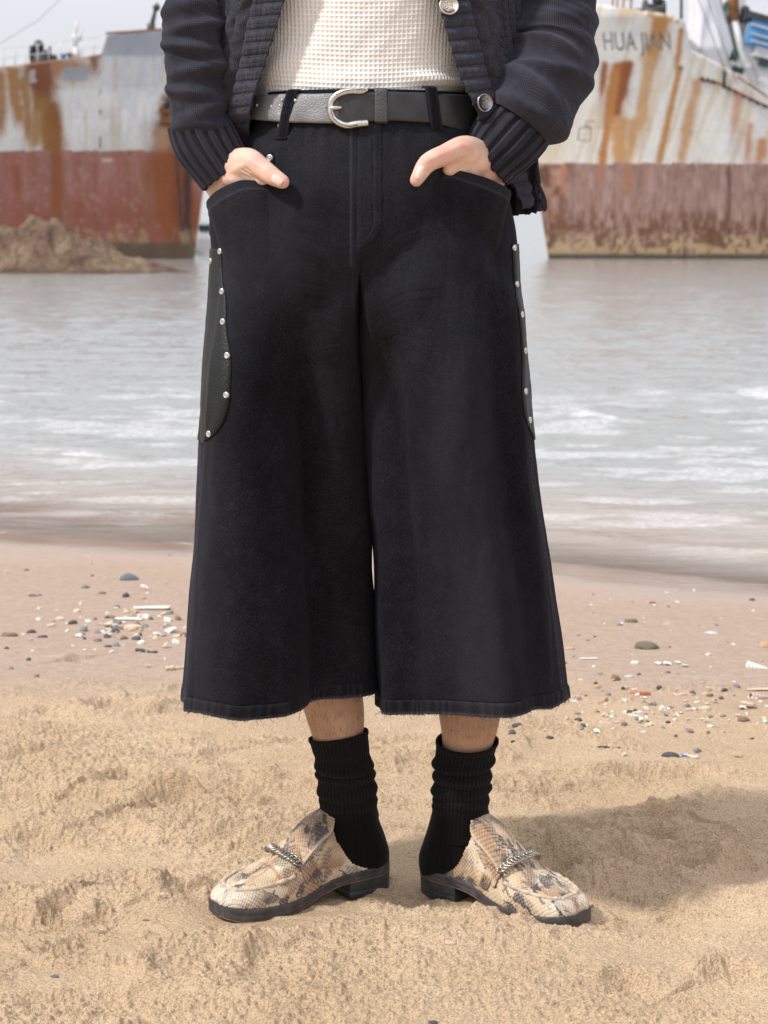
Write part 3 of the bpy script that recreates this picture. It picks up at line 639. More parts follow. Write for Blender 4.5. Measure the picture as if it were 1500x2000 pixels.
# --- white boat glimpsed between the left ship and the shorts, and far shore haze
bo = bpy.data.objects.new('moored_boat', None); COL.objects.link(bo); X, Z = ship_pt(404, 505); bo.location = (X * 1.25, SHY * 1.25, SEA)
tag(bo, 'small white boat seen past the bow of the left ship', 'boat')
nv, nu = 10, 26; t_ = np.linspace(-1, 1, nu); vv = np.linspace(0, 1, nv)
P = np.array([[[t * 2.3 * (.86 + .14 * v), -.9 * (1 - abs(t) ** 2.6) * (.6 + .4 * v), -.1 + 1.1 * v + .35 * v * t * t] for t in t_] for v in vv]); P2 = P.copy(); P2[..., 1] *= -1
mb = MB(); mb.add(P.reshape(-1, 3), gridq(nv, nu)); mb.add(P2.reshape(-1, 3), gridq(nv, nu)[:, ::-1]); mb.build('hull', M_WHITE, bo)
mb = MB(); mb.box((.2, 0, 1.5), (1.6, 1.1, 1.2), taper=.85); mb.build('cabin', M_WHITE, bo, smooth=False)
mb = MB(); mb.box((.2, -.56, 1.7), (1.2, .05, .4)); mb.build('cabin_window', M_GLASS, bo, smooth=False)
mb = MB(); mb.tube([(-.4, 0, 2), (-.4, 0, 4.6)], .06, 6); mb.build('mast', M_WHITE, bo)
mb = MB(); mb.ball((-.9, -.8, .6), (.3, .15, .4), 8); mb.build('fender', M_DARK, bo)

# --- rock in front of the left ship
RY = (CAMZ - SEA) * F / (533 - HOR) + CAMY; kr = (RY - CAMY) / F
def build_rock():
    xs = np.linspace(-1250, 400, 420); ys = np.linspace(-1.9, 3.0, 90)
    crest = spl([-1250, -600, -200, -60, 0, 35, 60, 95, 130, 160, 190, 230, 270, 320, 360, 395, 400], [60, 70, 88, 96, 92, 93, 100, 99, 93, 76, 72, 44, 34, 20, 10, 2, 0], xs) * kr
    X = (xs - 750) * kr; XX, YY = np.meshgrid(X, ys, indexing='ij'); C_ = np.repeat(crest[:, None], len(ys), 1)
    n = fbm(XX * 1.3, YY * 1.6, 401, 5); n2 = ridg(XX * 1.7 + .6 * YY, YY * 2.2, 402, 4); n3 = fbm(XX * 5, YY * 5, 403, 4)
    prof = np.clip(1 - (YY - .2) ** 2 / np.where(YY < .2, 4.2, 8.0), 0, 1) ** .8
    ZZ = C_ * prof * (.70 + .45 * n + .30 * (n2 - .5)) + C_ ** .5 * (.22 * (n2 - .5) + .10 * (n3 - .5)) * prof - .25 * (1 - prof) - .12
    t = NT('rock'); a = t.noise(1.2, 5, .6); b = t.noise(6, 5, .65)
    c = t.ramp(a, [(.34, (.095, .052, .036)), (.46, (.185, .112, .074)), (.55, (.19, .135, .08)), (.68, (.30, .20, .145))])
    c = t.mix(.6, c, t.ramp(b, [(.3, (.35, .32, .30)), (.7, (1.3, 1.3, 1.3))]), 'MULTIPLY')
    z = t.node('ShaderNodeSeparateXYZ'); t.l.new(t.node('ShaderNodeTexCoord').outputs['Object'], z.inputs[0])
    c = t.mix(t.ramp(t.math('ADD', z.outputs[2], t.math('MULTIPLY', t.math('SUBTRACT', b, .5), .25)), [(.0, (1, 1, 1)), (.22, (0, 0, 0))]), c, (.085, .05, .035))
    t.set(Base_Color=c, Roughness=.85, Normal=t.bump(b, 1.0, .12))
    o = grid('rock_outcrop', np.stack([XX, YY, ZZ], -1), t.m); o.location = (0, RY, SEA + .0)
    tag(o, 'low brown rock outcrop standing in the sea at left', 'rock')
build_rock()
# ================================================================ PERSON
person_parts = []
def denim(name, base=(.0080, .0080, .0096)):
    t = NT(name); uv = t.node('ShaderNodeUVMap').outputs[0]
    m = t.node('ShaderNodeMapping'); m.inputs['Scale'].default_value = (1, 1, 1); t.l.new(uv, m.inputs[0])
    w = t.node('ShaderNodeTexWave', wave_type='BANDS', bands_direction='DIAGONAL'); w.inputs['Scale'].default_value = 210; w.inputs['Distortion'].default_value = 1.2
    w.inputs['Detail'].default_value = 2; w.inputs['Detail Scale'].default_value = 3; t.l.new(m.outputs[0], w.inputs[0])
    n = t.noise(7, 5, .6); n2 = t.noise(480, 2, .65); n3 = t.noise(60, 4, .65)
    fade_lit = t.attr('fade_lit', True)
    lo = tuple(c * .72 for c in base); hi = tuple(c * 1.55 for c in base)
    c = t.ramp(n, [(.3, lo), (.7, hi)])
    c = t.mix(.55, c, t.ramp(n2, [(.3, (.35, .35, .35)), (.52, (1, 1, 1)), (.70, (2.4, 2.4, 2.5)), (.80, (5, 5, 5))]), 'MULTIPLY')
    c = t.mix(.35, c, t.ramp(n3, [(.3, (.45, .45, .45)), (.7, (1.8, 1.8, 1.8))]), 'MULTIPLY')
    c = t.mix(t.math('MULTIPLY', fade_lit, .8, True), c, (.062, .064, .080))  # worn parts and painted sunlit parts go lighter
    t.set(Base_Color=c, Roughness=.92, Specular_IOR_Level=.06, Sheen_Weight=.035, Sheen_Roughness=.5, Sheen_Tint=(.72, .74, .9))
    t.set(Normal=t.bump(n2, .28, .0008, t.bump(w.outputs[0], .30, .0006)))
    return t.m
M_DENIM = denim('black_denim')
def leather(name, base, rough, bs, bd, spec=.5):
    t = NT(name); v = t.node('ShaderNodeTexVoronoi'); v.inputs['Scale'].default_value = bs; t.l.new(t.node('ShaderNodeTexCoord').outputs['Object'], v.inputs[0])
    n = t.noise(25, 5, .6); n2 = t.noise(bs * .6, 4, .6)
    t.set(Base_Color=t.ramp(n, [(.3, tuple(c * .7 for c in base)), (.7, tuple(c * 1.4 for c in base))]), Roughness=t.math('ADD', rough - .1, t.math('MULTIPLY', n, .2)), Specular_IOR_Level=spec)
    t.set(Normal=t.bump(n2, .5, bd, t.bump(v.outputs[0], .5, bd))); return t.m
M_POCKET = leather('dark_green_leather', (.0065, .0085, .0085), .50, 500, .0010, .32)
M_BELT = leather('black_belt_leather', (.032, .033, .038), .40, 420, .0012, 1.0)
M_BELTG = leather('crinkled_leather_sun_glare', (.19, .19, .20), .50, 620, .0009, .8); M_BELTG.node_tree.nodes['Principled BSDF'].inputs['Metallic'].default_value = .35  # sun glare on the left strap put into a paler, part-metallic colour
def metal(name, col, rough, var=.25):
    t = NT(name); n = t.noise(220, 4, .6)
    t.set(Base_Color=t.ramp(n, [(.3, tuple(c * (1 - var) for c in col)), (.6, col)]), Metallic=1.0, Roughness=rough); return t.m
M_SILVER = metal('brushed_silver', (.74, .72, .69), .30)
M_RIVET = metal('silver_rivet_metal', (.80, .79, .78), .38, .4)
M_BUTTON = metal('pewter_button_metal', (.62, .56, .48), .42, .15)
M_BUTTON2 = metal('silver_button_metal', (.42, .41, .42), .30, .3)
M_STUD = metal('warm_stud_metal', (.72, .66, .60), .30)
M_HOLE = plain('punched_hole', (.02, .012, .01), .9)
M_TAN = plain('raw_leather_edge', (.30, .13, .06), .7)

person = None                                # the body, made below, carries every garment
XC = XW(702, -.12)
O_L = ([150, 235, 300, 340, 400, 440, 490, 600, 700, 850, 1000, 1150, 1300, 1362], [512, 500, 470, 449, 421, 414, 417, 412, 405, 397, 387, 375, 364, 360])
I_L = ([150, 500, 600, 700, 880, 1010, 1100, 1200, 1362], [702, 702, 702, 706, 713, 719, 721, 732, 740])
O_R = ([150, 235, 300, 380, 450, 600, 700, 830, 920, 1040, 1150, 1280, 1362], [908, 922, 962, 988, 1003, 1016, 1025, 1037, 1046, 1063, 1080, 1098, 1108])
I_R = ([150, 500, 600, 700, 880, 980, 1040, 1100, 1200, 1362], [702, 702, 702, 706, 713, 720, 729, 732, 731, 738])
def proj(P):
    d = P[..., 1] - CAMY; return 750 + P[..., 0] / d * F, HOR + (CAMZ - P[..., 2]) / d * F
def shorts_surface(side, ph, py):
    """side -1 the leg left in the picture, +1 the right one. ph: 0 outer, -90 front, 180 inner, 90 back."""
    sg = side; O, I = (O_L, I_L) if sg < 0 else (O_R, I_R)
    xo = XW(spl(*O, py), 0.0)[:, None]; xi = XW(spl(*I, py), -.03)[:, None]
    z = ZW(py, 0.0)[:, None] + 0 * ph[None, :]
    yc = (spl([150, 500, 900, 1360], [.0, .005, .004, .0], py))[:, None]
    cx = (xo + xi) / 2; rx = np.abs(xo - xi) / 2; ry = spl([150, 450, 600, 760, 1000, 1360], [.10, .13, .134, .128, .118, .112], py)[:, None]
    c, s = np.cos(ph)[None, :], np.sin(ph)[None, :]
    e = .88
    lx = cx + sg * rx * np.sign(c) * np.abs(c) ** e; ly = yc + ry * np.sign(s) * np.abs(s) ** e
    # pelvis half
    prx = np.abs(xo - XC); pry = spl([150, 235, 300, 400, 500, 700], [.113, .115, .126, .139, .143, .138], py)[:, None]
    psi = np.clip(ph, -math.radians(135), math.radians(135)) * 90 / 135
    cp, sp = np.cos(psi)[None, :], np.sin(psi)[None, :]
    dx = XC + sg * prx * np.sign(cp) * np.abs(cp) ** .94; dy = yc + pry * np.sign(sp) * np.abs(sp) ** .94
    wall = np.clip((np.abs(ph) - math.radians(135)) / math.radians(45), 0, 1)[None, :]
    dy = dy * (1 - wall)
    b = sst(470, 770, py)[:, None]
    x = dx * (1 - b) + lx * b; y = dy * (1 - b) + ly * b
    # folds: pushed out from the middle of the leg
    t = (1 - c) / 2 + 0 * z; front = sst(.15, -.25, s) + 0 * z; PY = py[:, None] + 0 * t
    A = sst(470, 820, PY); Bh = sst(900, 1360, PY)
    if sg < 0:
        tv = .60 + .16 * sst(560, 1300, PY)
        d = A * (.012 * gau(t, .17, .09) + .020 * gau(t, .33, .16) - .050 * gau(t, tv, .17) + .006 * gau(t, tv + .24, .08))
        d += .004 * gau(t, .155 - .04 * sst(600, 1300, PY), .022) * A
        d += .006 * gau(PY - 1.0 * (t - .5) * 500, 560, 60) * gau(t, .5, .25) - .005 * gau(PY + 260 * (t - .5), 640, 50) * gau(t, .75, .2)
        d += -.006 * gau(t, .07, .03) * sst(860, 1000, PY)
    else:
        d = A * (.018 * gau(t, .48 - .06 * Bh, .15) - .018 * gau(t, .80, .11) + .006 * gau(t, .93, .05) - .010 * gau(t, .22, .10) + .005 * gau(t, .10, .05))
        u = PY + 330 * (1 - t)
        d += .008 * gau(u, 690, 55) * gau(t, .75, .25) - .007 * gau(u, 590, 45) * gau(t, .75, .25) + .006 * gau(u, 800, 60) * gau(t, .70, .2)
        d += .006 * gau(PY - 300 * (.35 - t), 520, 50) * gau(t, .2, .16) - .006 * gau(PY - 300 * (.35 - t), 455, 40) * gau(t, .2, .16)
    sd = 500 if sg < 0 else 520
    ang = ph[None, :] * 1.0 + 0 * t
    d += (.012 * (fbm(ang * 2.0 + 3, PY / 420, sd, 2) - .5) + .005 * (fbm(ang * 4 + PY / 300, PY / 190, sd + 5, 2) - .5)) * (.35 + .65 * A)
    d += .0012 * (fbm(ang * 14 + PY / 90, PY / 60 - ang * 3, sd + 9, 3) - .5) * (1 - .6 * Bh)
    d += .0022 * (fbm(ang * 6, PY * .003, sd + 12, 2) - .5) * sst(1150, 1340, PY)
    d *= (1 - .85 * (1 - sst(250, 330, PY))) ; d *= (1 - wall * (1 - b))
    ox = x - (cx * b + XC * (1 - b)); oy = y - yc; L = np.hypot(ox, oy) + 1e-6
    x = x + d * ox / L; y = y + d * oy / L
    # gathers under the belt
    y = y - .0010 * np.sin(x * 260 + 2 * np.sin(x * 71)) * front * gau(PY, 262, 34)
    return np.stack([x, y, z], -1), t, front, PY
WRINKLES = [([(690, 560), (640, 500), (560, 470)], .0040, 13), ([(692, 620), (640, 570), (560, 560)], .0036, 15), ([(480, 430), (500, 500), (540, 570)], .0030, 12), ([(445, 450), (462, 540), (470, 640)], .0030, 10),
    ([(560, 290), (600, 340), (640, 400)], .0026, 11), ([(620, 270), (640, 320), (670, 380)], .0022, 9), ([(520, 275), (530, 300), (545, 330)], .0022, 8), ([(690, 700), (660, 680), (610, 690)], .0030, 14), ([(590, 640), (600, 760), (640, 900)], .0034, 14), ([(450, 620), (440, 800), (410, 1000)], .0026, 9), ([(560, 420), (600, 440), (660, 450)], .0024, 10),
    ([(712, 540), (780, 470), (860, 440)], .0042, 13), ([(712, 600), (790, 560), (880, 550)], .0036, 15), ([(715, 660), (780, 640), (850, 660)], .0030, 14), ([(760, 300), (790, 340), (800, 400)], .0024, 10), ([(800, 280), (815, 310), (820, 340)], .0020, 8), ([(970, 440), (940, 500), (900, 550)], .0032, 12), ([(985, 500), (960, 580), (940, 680)], .0028, 11), ([(745, 720), (760, 840), (765, 960)], .0030, 13), ([(880, 620), (885, 760), (880, 900)], .0026, 15), ([(1000, 780), (1010, 920), (1030, 1080)], .0026, 11)]
def build_short_half(side):
    ph = np.concatenate([np.linspace(-math.pi, 0, 300)[:-1], np.linspace(0, math.pi, 110)[:-1]])
    py = np.concatenate([np.linspace(187, 1350, 620), [1352, 1354]])
    P, t, front, PY = shorts_surface(side, ph, py)
    PX, PYr = proj(P)
    fade_lit = np.zeros(PX.shape)
    nrm = np.zeros_like(P); nrm[..., 1] = -1
    # creases: pulled from the crotch, the pockets and the waist
    for pts, amp, wd_ in WRINKLES:
        if (pts[0][0] < 700) != (side < 0): continue
        for off_, am in ((0, .26 * amp), (2.4 * wd_, -.16 * amp)):
            D, sgn_, T_ = seg_d(PX, PYr - off_, pts); k_ = np.exp(-(D / (1.7 * wd_)) ** 2) * np.sin(np.pi * np.clip(T_, .02, .98)) ** .8 * front
            P[..., 1] -= am * k_
    # fly: a stitched panel on the right half
    if side > 0:
        edge = np.where(PYr < 430, 742, 742 - 58 * np.clip((PYr - 430) / 72, 0, 1) ** 2)
        m = (1 - sst(-1.5, 1.5, PX - edge)) * (1 - sst(496, 502, PYr)) * front * (PX > 684)
        P[..., 1] -= .0028 * m
        for off in (-3, -14):
            st = gau(PX, edge + off, 1.6) * (PYr < 500) * (PYr > 246) * front
            P[..., 1] += .0012 * st; fade_lit += .40 * gau(PX, edge + off, 1.2) * (PYr < 500) * (PYr > 246) * front * (np.sin(PYr * 1.5) > -.4)
        for off in (4, 16):
            P[..., 1] += .001 * gau(PX, 688 + off + .035 * (PYr - 500), 1.6) * (PYr > 500) * front * (t > .85)
        fade_lit += .30 * gau(PX, 687, 3.0) * (PYr < 500) * front
        fade_lit += .10 * m * fbm(PX * .05, PYr * .02, 541, 3)
    else:
        pass
        fade_lit += .45 * gau(PX, 685.5, 2.2) * (PYr > 245) * (PYr < 520) * front + .12 * gau(PX, 688, 2) * (PYr > 520) * (PYr < 660) * front
    # hem: stitch line and pucker below it, worn lower edge
    hm = PY - (1329 - 0)
    ang = ph[None, :] + 0 * t
    pk = sst(-4, 6, hm)
    puck = np.sin(ang * 64 + 2.2 * np.sin(ang * 17)) * pk * .0005
    grv = -.0016 * gau(hm, 0, 2.6)
    cx = P[..., 0].mean(1, keepdims=True); ox = P[..., 0] - cx; oy = P[..., 1]; L = np.hypot(ox, oy)
    P[..., 0] += (puck + grv + .0012 * pk) * ox / L; P[..., 1] += (puck + grv + .0012 * pk) * oy / L
    fade_lit += .30 * gau(hm, 1, 1.8) * (np.sin(ang * 300) > -.3) + .14 * pk * sst(.3, 1, np.sin(ang * 64 + 2.2 * np.sin(ang * 17))) + .85 * sst(18, 24, hm) * (.3 + vn(ang * 60, hm * .2, 551))
    # outer seam with two rows of stitches
    so = .055 if side < 0 else .042
    bandz = sst(850, 880, PY) * front
    P[..., 1] += -.0028 * bandz * (1 - sst(so - .004, so + .002, t)) ; fade_lit += bandz * (.85 * gau(t, so - .005, .0030) + .7 * gau(t, so - .018, .0030)) * (np.sin(PY * 1.3) > -.5)
    fade_lit += .10 * bandz * (t < so)
    fade_lit += (.20 * gau(t, .155 - .04 * sst(600, 1300, PY), .014) * sst(520, 620, PY) * front) if side < 0 else .10 * gau(t, .42, .07) * sst(560, 800, PY) * front * fbm(t * 20, PY * .01, 561, 3)  # lighter line down each leg front, highlight and wear in the colour
    # sunlit leg fronts and thighs painted lighter in the colour, mixed with real wear
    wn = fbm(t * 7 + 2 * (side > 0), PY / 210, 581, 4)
    if side < 0: lit_wear = .30 * gau(t, .10, .15) * sst(430, 560, PY) + .22 * gau(t, .45, .22) * gau(PY, 470, 110) + .14 * gau(t, .88, .10) * gau(PY, 620, 230)
    else: lit_wear = .26 * gau(t, .46, .15) * sst(560, 800, PY) + .20 * gau(t, .60, .25) * gau(PY, 540, 130) + .10 * gau(t, .9, .08) * gau(PY, 800, 200) + .10 * gau(t, .2, .1) * sst(1000, 1200, PY)
    lit_wear = lit_wear + .13 * (1 - sst(330, 430, PY))
    fade_lit += front * lit_wear * (.45 + 1.1 * wn)
    if side > 0: P[..., 2] -= .012 * sst(.55, 1, t) * sst(1200, 1362, PY)
    else: P[..., 2] += .008 * sst(.5, 1, t) * sst(1200, 1362, PY); P[..., 2] -= .002 * gau(t, .35, .25) * sst(1200, 1362, PY)
    # uneven cut edge
    P[..., 2] += sst(1300, 1362, PY) * .004 * (fbm(ang * 3, ang * 0, 571, 3) - .5)
    uv = np.stack([ang * .115 + 2 * (side > 0), P[..., 2]], -1)
    o = grid('short_leg', P, M_DENIM, None, wrap=True, cols={'fade_lit': np.clip(fade_lit, 0, 1).ravel()}, uvs=uv, flip=(side < 0))
    solid(o, .0030, -1.0); fr_ = front > .6; a_, b_ = proj(P); FADE_LITS.append((a_[fr_][::7], b_[fr_][::7], np.clip(fade_lit, 0, 1)[fr_][::7]))
    return o, P
FADE_LITS = []
half_l, PL = build_short_half(-1); half_r, PR = build_short_half(1)
def bvh_grid(Ps, wrap=True):
    V = []; Q = []; n = 0
    for P in Ps:
        P = P[::2, ::1]; V.append(P.reshape(-1, 3)); Q.append(gridq(P.shape[0], P.shape[1], wrap) + n); n += P.shape[0] * P.shape[1]
    return BVHTree.FromPolygons(np.concatenate(V).tolist(), np.concatenate(Q).tolist())
BV_S = bvh_grid([PL, PR])
CAMP = Vector((0, CAMY, CAMZ))
def cast(bv, px, py):
    d = Vector(((px - 750) / F, 1, -(py - HOR) / F)).normalized()
    h, n, i, t = bv.ray_cast(CAMP, d)
    if h is None: return None, None
    if n.dot(d) > 0: n = -n
    return h, n
def on_shorts(px, py, off=.002):
    h, n = cast(BV_S, px, py)
    if h is None: h = Vector(W(px, py, 0)); n = Vector((0, -1, 0))
    return h + n * off, n
def strip_on(pts, width, off, nacross=7, bv=None, puff=0.0, n=60):
    """ribbon of cloth lying on a surface along photograph points"""
    pts = np.asarray(pts, float); s = np.concatenate([[0], np.cumsum(np.hypot(*np.diff(pts, axis=0).T))]); u = np.linspace(0, s[-1], n)
    cx = np.interp(u, s, pts[:, 0]); cy = np.interp(u, s, pts[:, 1]); tx = np.gradient(cx); ty = np.gradient(cy); L = np.hypot(tx, ty)
    P = np.zeros((n, nacross, 3))
    for i in range(n):
        for j in range(nacross):
            q = (j / (nacross - 1) - .5) * width
            p, nn = on_shorts(cx[i] - q * ty[i] / L[i], cy[i] + q * tx[i] / L[i], off + puff * (1 - (2 * j / (nacross - 1) - 1) ** 2)); P[i, j] = p
    return P
# bring the two halves together as one garment
shorts = bpy.data.objects.new('shorts', None)
# ---------------------------------------------------------------- the body: one skin
def chain(mb, pts, rad, n=16, flat=None):
    pts = np.asarray(pts, float); rad = np.asarray(rad, float)
    s = np.concatenate([[0], np.cumsum(np.linalg.norm(np.diff(pts, axis=0), axis=1))]); u = np.linspace(0, s[-1], max(6, int(s[-1] / .006)))
    C = np.stack([spl(s, pts[:, k], u) for k in range(3)], 1); R = spl(s, rad, u)
    mb.tube(C, R, n); mb.ball(C[0], R[0], 8); mb.ball(C[-1], R[-1], 8)
def hand_l(px, py, y): return W(px, py, y)
mb = MB()
# torso, neck and head
zs = np.array([.80, .86, .93, 1.0, 1.08, 1.2, 1.32, 1.42, 1.47, 1.50, 1.53]); rx = np.array([.05, .12, .135, .118, .112, .128, .145, .15, .12, .07, .05]); ry = np.array([.05, .09, .095, .085, .083, .092, .10, .09, .07, .058, .05])
u = np.linspace(.80, 1.53, 60); a = np.linspace(0, 2*np.pi, 48, endpoint=False)
P = np.stack([XC + spl(zs, rx, u)[:, None]*np.cos(a), .01 + spl(zs, ry, u)[:, None]*np.sin(a), np.repeat(u[:, None], 48, 1)], -1)
P = np.concatenate([P[:1]*0 + np.array([XC, .01, .80]), P, P[-1:]*0 + np.array([XC, .01, 1.53])]); mb.add(P, gridq(len(P), 48, True))
chain(mb, [(XC, .015, 1.48), (XC, .005, 1.60)], [.056, .054]); mb.ball((XC, .0, 1.69), (.073, .092, .105), 20); mb.ball((XC, -.035, 1.632), (.052, .055, .05), 14)
chain(mb, [(XC, -.092, 1.69), (XC, -.112, 1.665)], [.008, .014]); mb.ball((XC, -.084, 1.63), (.024, .010, .008), 8)
for sx in (-1, 1):
    mb.ball((XC + sx*.076, .012, 1.68), (.010, .022, .032), 10); mb.ball((XC + sx*.031, -.078, 1.70), (.015, .012, .010), 8)
# legs
chain(mb, [(-.112, .012, .86), (-.118, .028, .48), (-.088, .028, .33), W(655, 1395, .026), W(663, 1450, .031), W(690, 1590, .045), W(696, 1660, .05)], [.078, .046, .046, .0385, .0325, .027, .024])
chain(mb, [(.06, .012, .86), (.095, .022, .48), (.106, .02, .33), W(917, 1400, .01), W(913, 1450, .018), W(892, 1590, .028), W(876, 1670, .036)], [.078, .047, .047, .0400, .0335, .027, .024])
chain(mb, [W(700, 1660, .055), (-.075, .030, .062), (-.145, -.015, .040)], [.022, .022, .016]); chain(mb, [W(874, 1668, .04), (.125, .014, .060), (.185, -.034, .040)], [.022, .022, .016])
# arms
AL = [W(470, -420, .01), W(398, -150, -.02), W(378, 30, -.045), W(384, 150, -.05), W(402, 250, -.055), W(440, 335, -.055)]
chain(mb, AL, [.044, .034, .028, .027, .026, .026])
AR = [W(935, -420, .01), W(1045, -150, .01), W(1085, 40, .0), W(1062, 160, -.04), W(1005, 245, -.055), W(945, 322, -.055)]
chain(mb, AR, [.044, .036, .034, .031, .028, .026])
# hand in the pocket, left in the picture: palm fans into four fingers hidden in the pocket, thumb hooked outside
def fing(pts, r): chain(mb, [W(*p) for p in pts], r, 14)
fing([(440, 335, -.052), (482, 326, -.086), (516, 400, -.084), (530, 455, -.080), (534, 490, -.076)], [.024, .0195, .0135, .010, .008])
fing([(438, 340, -.050), (468, 348, -.080), (500, 420, -.074), (518, 485, -.072), (523, 525, -.070)], [.024, .0185, .0135, .010, .008])
fing([(434, 345, -.044), (450, 365, -.066), (484, 440, -.062), (500, 500, -.060), (505, 535, -.058)], [.024, .0180, .013, .010, .008])
fing([(426, 352, -.036), (434, 380, -.046), (464, 450, -.044), (478, 500, -.044), (482, 520, -.042)], [.022, .0165, .012, .009, .0075])
fing([(452, 325, -.062), (484, 312, -.092), (510, 328, -.112), (532, 344, -.126), (552, 355, -.135)], [.022, .0155, .0135, .0118, .0092])
fing([(470, 318, -.085), (496, 330, -.098), (512, 352, -.104)], [.017, .0135, .009])
# the other hand
fing([(945, 322, -.055), (908, 302, -.098), (888, 366, -.094), (874, 420, -.086), (868, 455, -.082)], [.024, .0190, .0135, .010, .008])
fing([(948, 326, -.052), (922, 318, -.090), (906, 386, -.084), (890, 450, -.076), (884, 490, -.072)], [.024, .0190, .0135, .010, .008])
fing([(954, 332, -.048), (942, 338, -.074), (922, 405, -.068), (906, 465, -.062), (902, 500, -.06)], [.024, .0185, .013, .010, .008])
fing([(960, 340, -.040), (958, 360, -.056), (938, 420, -.050), (924, 470, -.046), (920, 490, -.044)], [.022, .0165, .012, .009, .0075])
fing([(940, 310, -.066), (905, 290, -.106), (868, 303, -.124), (836, 318, -.136), (813, 352, -.143)], [.022, .0165, .0135, .0122, .0085])
fing([(915, 302, -.100), (890, 312, -.108), (878, 330, -.112)], [.017, .013, .009])
skin_src = mb.build('person', None)
m = skin_src.modifiers.new('r', 'REMESH'); m.mode = 'VOXEL'; m.voxel_size = .0017; m.use_smooth_shade = True
m = skin_src.modifiers.new('s', 'SMOOTH'); m.iterations = 13; m.factor = .5
bpy.context.view_layer.update()
me = bpy.data.meshes.new_from_object(skin_src.evaluated_get(bpy.context.evaluated_depsgraph_get()))
old = skin_src.data; skin_src.modifiers.clear(); skin_src.data = me; bpy.data.meshes.remove(old); person = skin_src
nv_ = len(me.vertices); co = np.empty(nv_ * 3, np.float32); me.vertices.foreach_get('co', co); co = co.reshape(-1, 3)
# creases, wrinkles and tendons of the hands
me.vertex_normals if hasattr(me, 'vertex_normals') else None
nrm = np.empty(nv_ * 3, np.float32); me.vertex_normals.foreach_get('vector', nrm); nrm = nrm.reshape(-1, 3)
_hm = (co[:, 2] > .88) & (co[:, 2] < 1.02) & (co[:, 1] < .0); _hi = np.where(_hm)[0]
_bv0 = BVHTree.FromPolygons([tuple(c) for c in co.tolist()], [tuple(p.vertices) for p in me.polygons])
def groove(pts, depth, width):
    Q = []
    for px, py in pts:
        d = Vector(((px - 750) / F, 1, -(py - HOR) / F)).normalized(); h, n, i, t_ = _bv0.ray_cast(Vector((0, CAMY, CAMZ)), d)
        if h is not None: Q.append(np.array(h))
    if len(Q) < 2: return
    D = np.full(len(_hi), 9.0); c_ = co[_hi]; T_ = np.zeros(len(_hi))
    for k in range(len(Q) - 1):
        ab = Q[k+1] - Q[k]; t_ = np.clip(((c_ - Q[k]) @ ab) / (ab @ ab + 1e-12), 0, 1); dd = np.linalg.norm(c_ - Q[k] - t_[:, None] * ab, axis=1); T_ = np.where(dd < D, (k + t_) / (len(Q) - 1), T_); D = np.minimum(D, dd)
    amt = depth * np.exp(-(D / width) ** 2) * (.35 + .65 * np.sin(np.pi * np.clip(T_, .05, .95)))
    DISP[_hi] -= amt
DISP = np.zeros(nv_)
for pts, dp, wd_ in [([(468, 328), (482, 338), (498, 351)], .0016, .0015), ([(478, 326), (490, 336), (501, 350)], .0014, .0014), ([(472, 340), (484, 345), (496, 352)], .0010, .0013),
    ([(519, 346), (522, 336), (529, 328)], .0006, .0009), ([(524, 349), (527, 338), (533, 331)], .0006, .0009), ([(514, 344), (518, 333), (524, 325)], .0005, .0009), ([(488, 314), (505, 322), (522, 332)], -.0010, .0030), ([(440, 340), (462, 330), (484, 318)], -.0012, .0042), ([(428, 352), (446, 350), (466, 352)], -.0008, .004),
    ([(898, 300), (890, 314), (880, 332)], .0016, .0015), ([(893, 296), (884, 308), (876, 322)], .0010, .0013), ([(842, 306), (844, 318), (850, 330)], .0007, .0009), ([(836, 309), (839, 320), (845, 332)], .0007, .0009), ([(848, 303), (850, 315), (856, 326)], .0005, .0009), ([(826, 318), (848, 306), (872, 296)], -.0009, .003), ([(878, 292), (902, 282), (925, 290)], -.0012, .004), ([(912, 300), (918, 322), (926, 345)], -.0009, .0035), ([(934, 312), (938, 330), (946, 356)], -.0008, .0032)]: groove(pts, dp, wd_)
co = co + nrm * DISP[:, None]; me.vertices.foreach_set('co', co.astype(np.float32).ravel()); me.update()
# reddish knuckles, thumb tip and cuff side
red = np.zeros(nv_)
for p, r in ((W(530, 338, -.135), .010), (W(552, 352, -.14), .010), (W(500, 318, -.118), .014), (W(834, 316, -.148), .012), (W(812, 350, -.15), .012), (W(868, 298, -.136), .014), (W(905, 285, -.12), .014), (W(430, 320, -.08), .02), (W(955, 330, -.08), .02)):
    red = np.maximum(red, np.exp(-(np.linalg.norm(co - np.array(p), axis=1) / r) ** 2))
a_ = me.attributes.new('red', 'FLOAT', 'POINT'); a_.data.foreach_set('value', red.astype(np.float32))
t = NT('skin'); n = t.noise(60, 4, .6); n2 = t.noise(700, 3, .6); n3 = t.noise(14, 4, .6); hr = t.noise(420, 3, .7, mscale=(1, 1, .22))
z = t.node('ShaderNodeSeparateXYZ'); t.l.new(t.node('ShaderNodeNewGeometry').outputs['Position'], z.inputs[0])
leg = t.ramp(z.outputs[2], [(.30, (1, 1, 1)), (.45, (0, 0, 0))])
c = t.ramp(n3, [(.3, (.70, .49, .385)), (.7, (.77, .56, .455))]); c = t.mix(t.attr('red', True), c, (.70, .38, .31)); c = t.mix(.35, c, t.ramp(n, [(.3, (.86, .80, .78)), (.7, (1.1, 1.08, 1.06))]), 'MULTIPLY')
lc = t.ramp(n3, [(.3, (.46, .275, .185)), (.7, (.56, .35, .245))]); hair = t.ramp(hr, [(.27, (.35, .26, .2)), (.37, (1, 1, 1))]); lc = t.mix(.5, lc, hair, 'MULTIPLY')
c = t.mix(leg, c, lc)
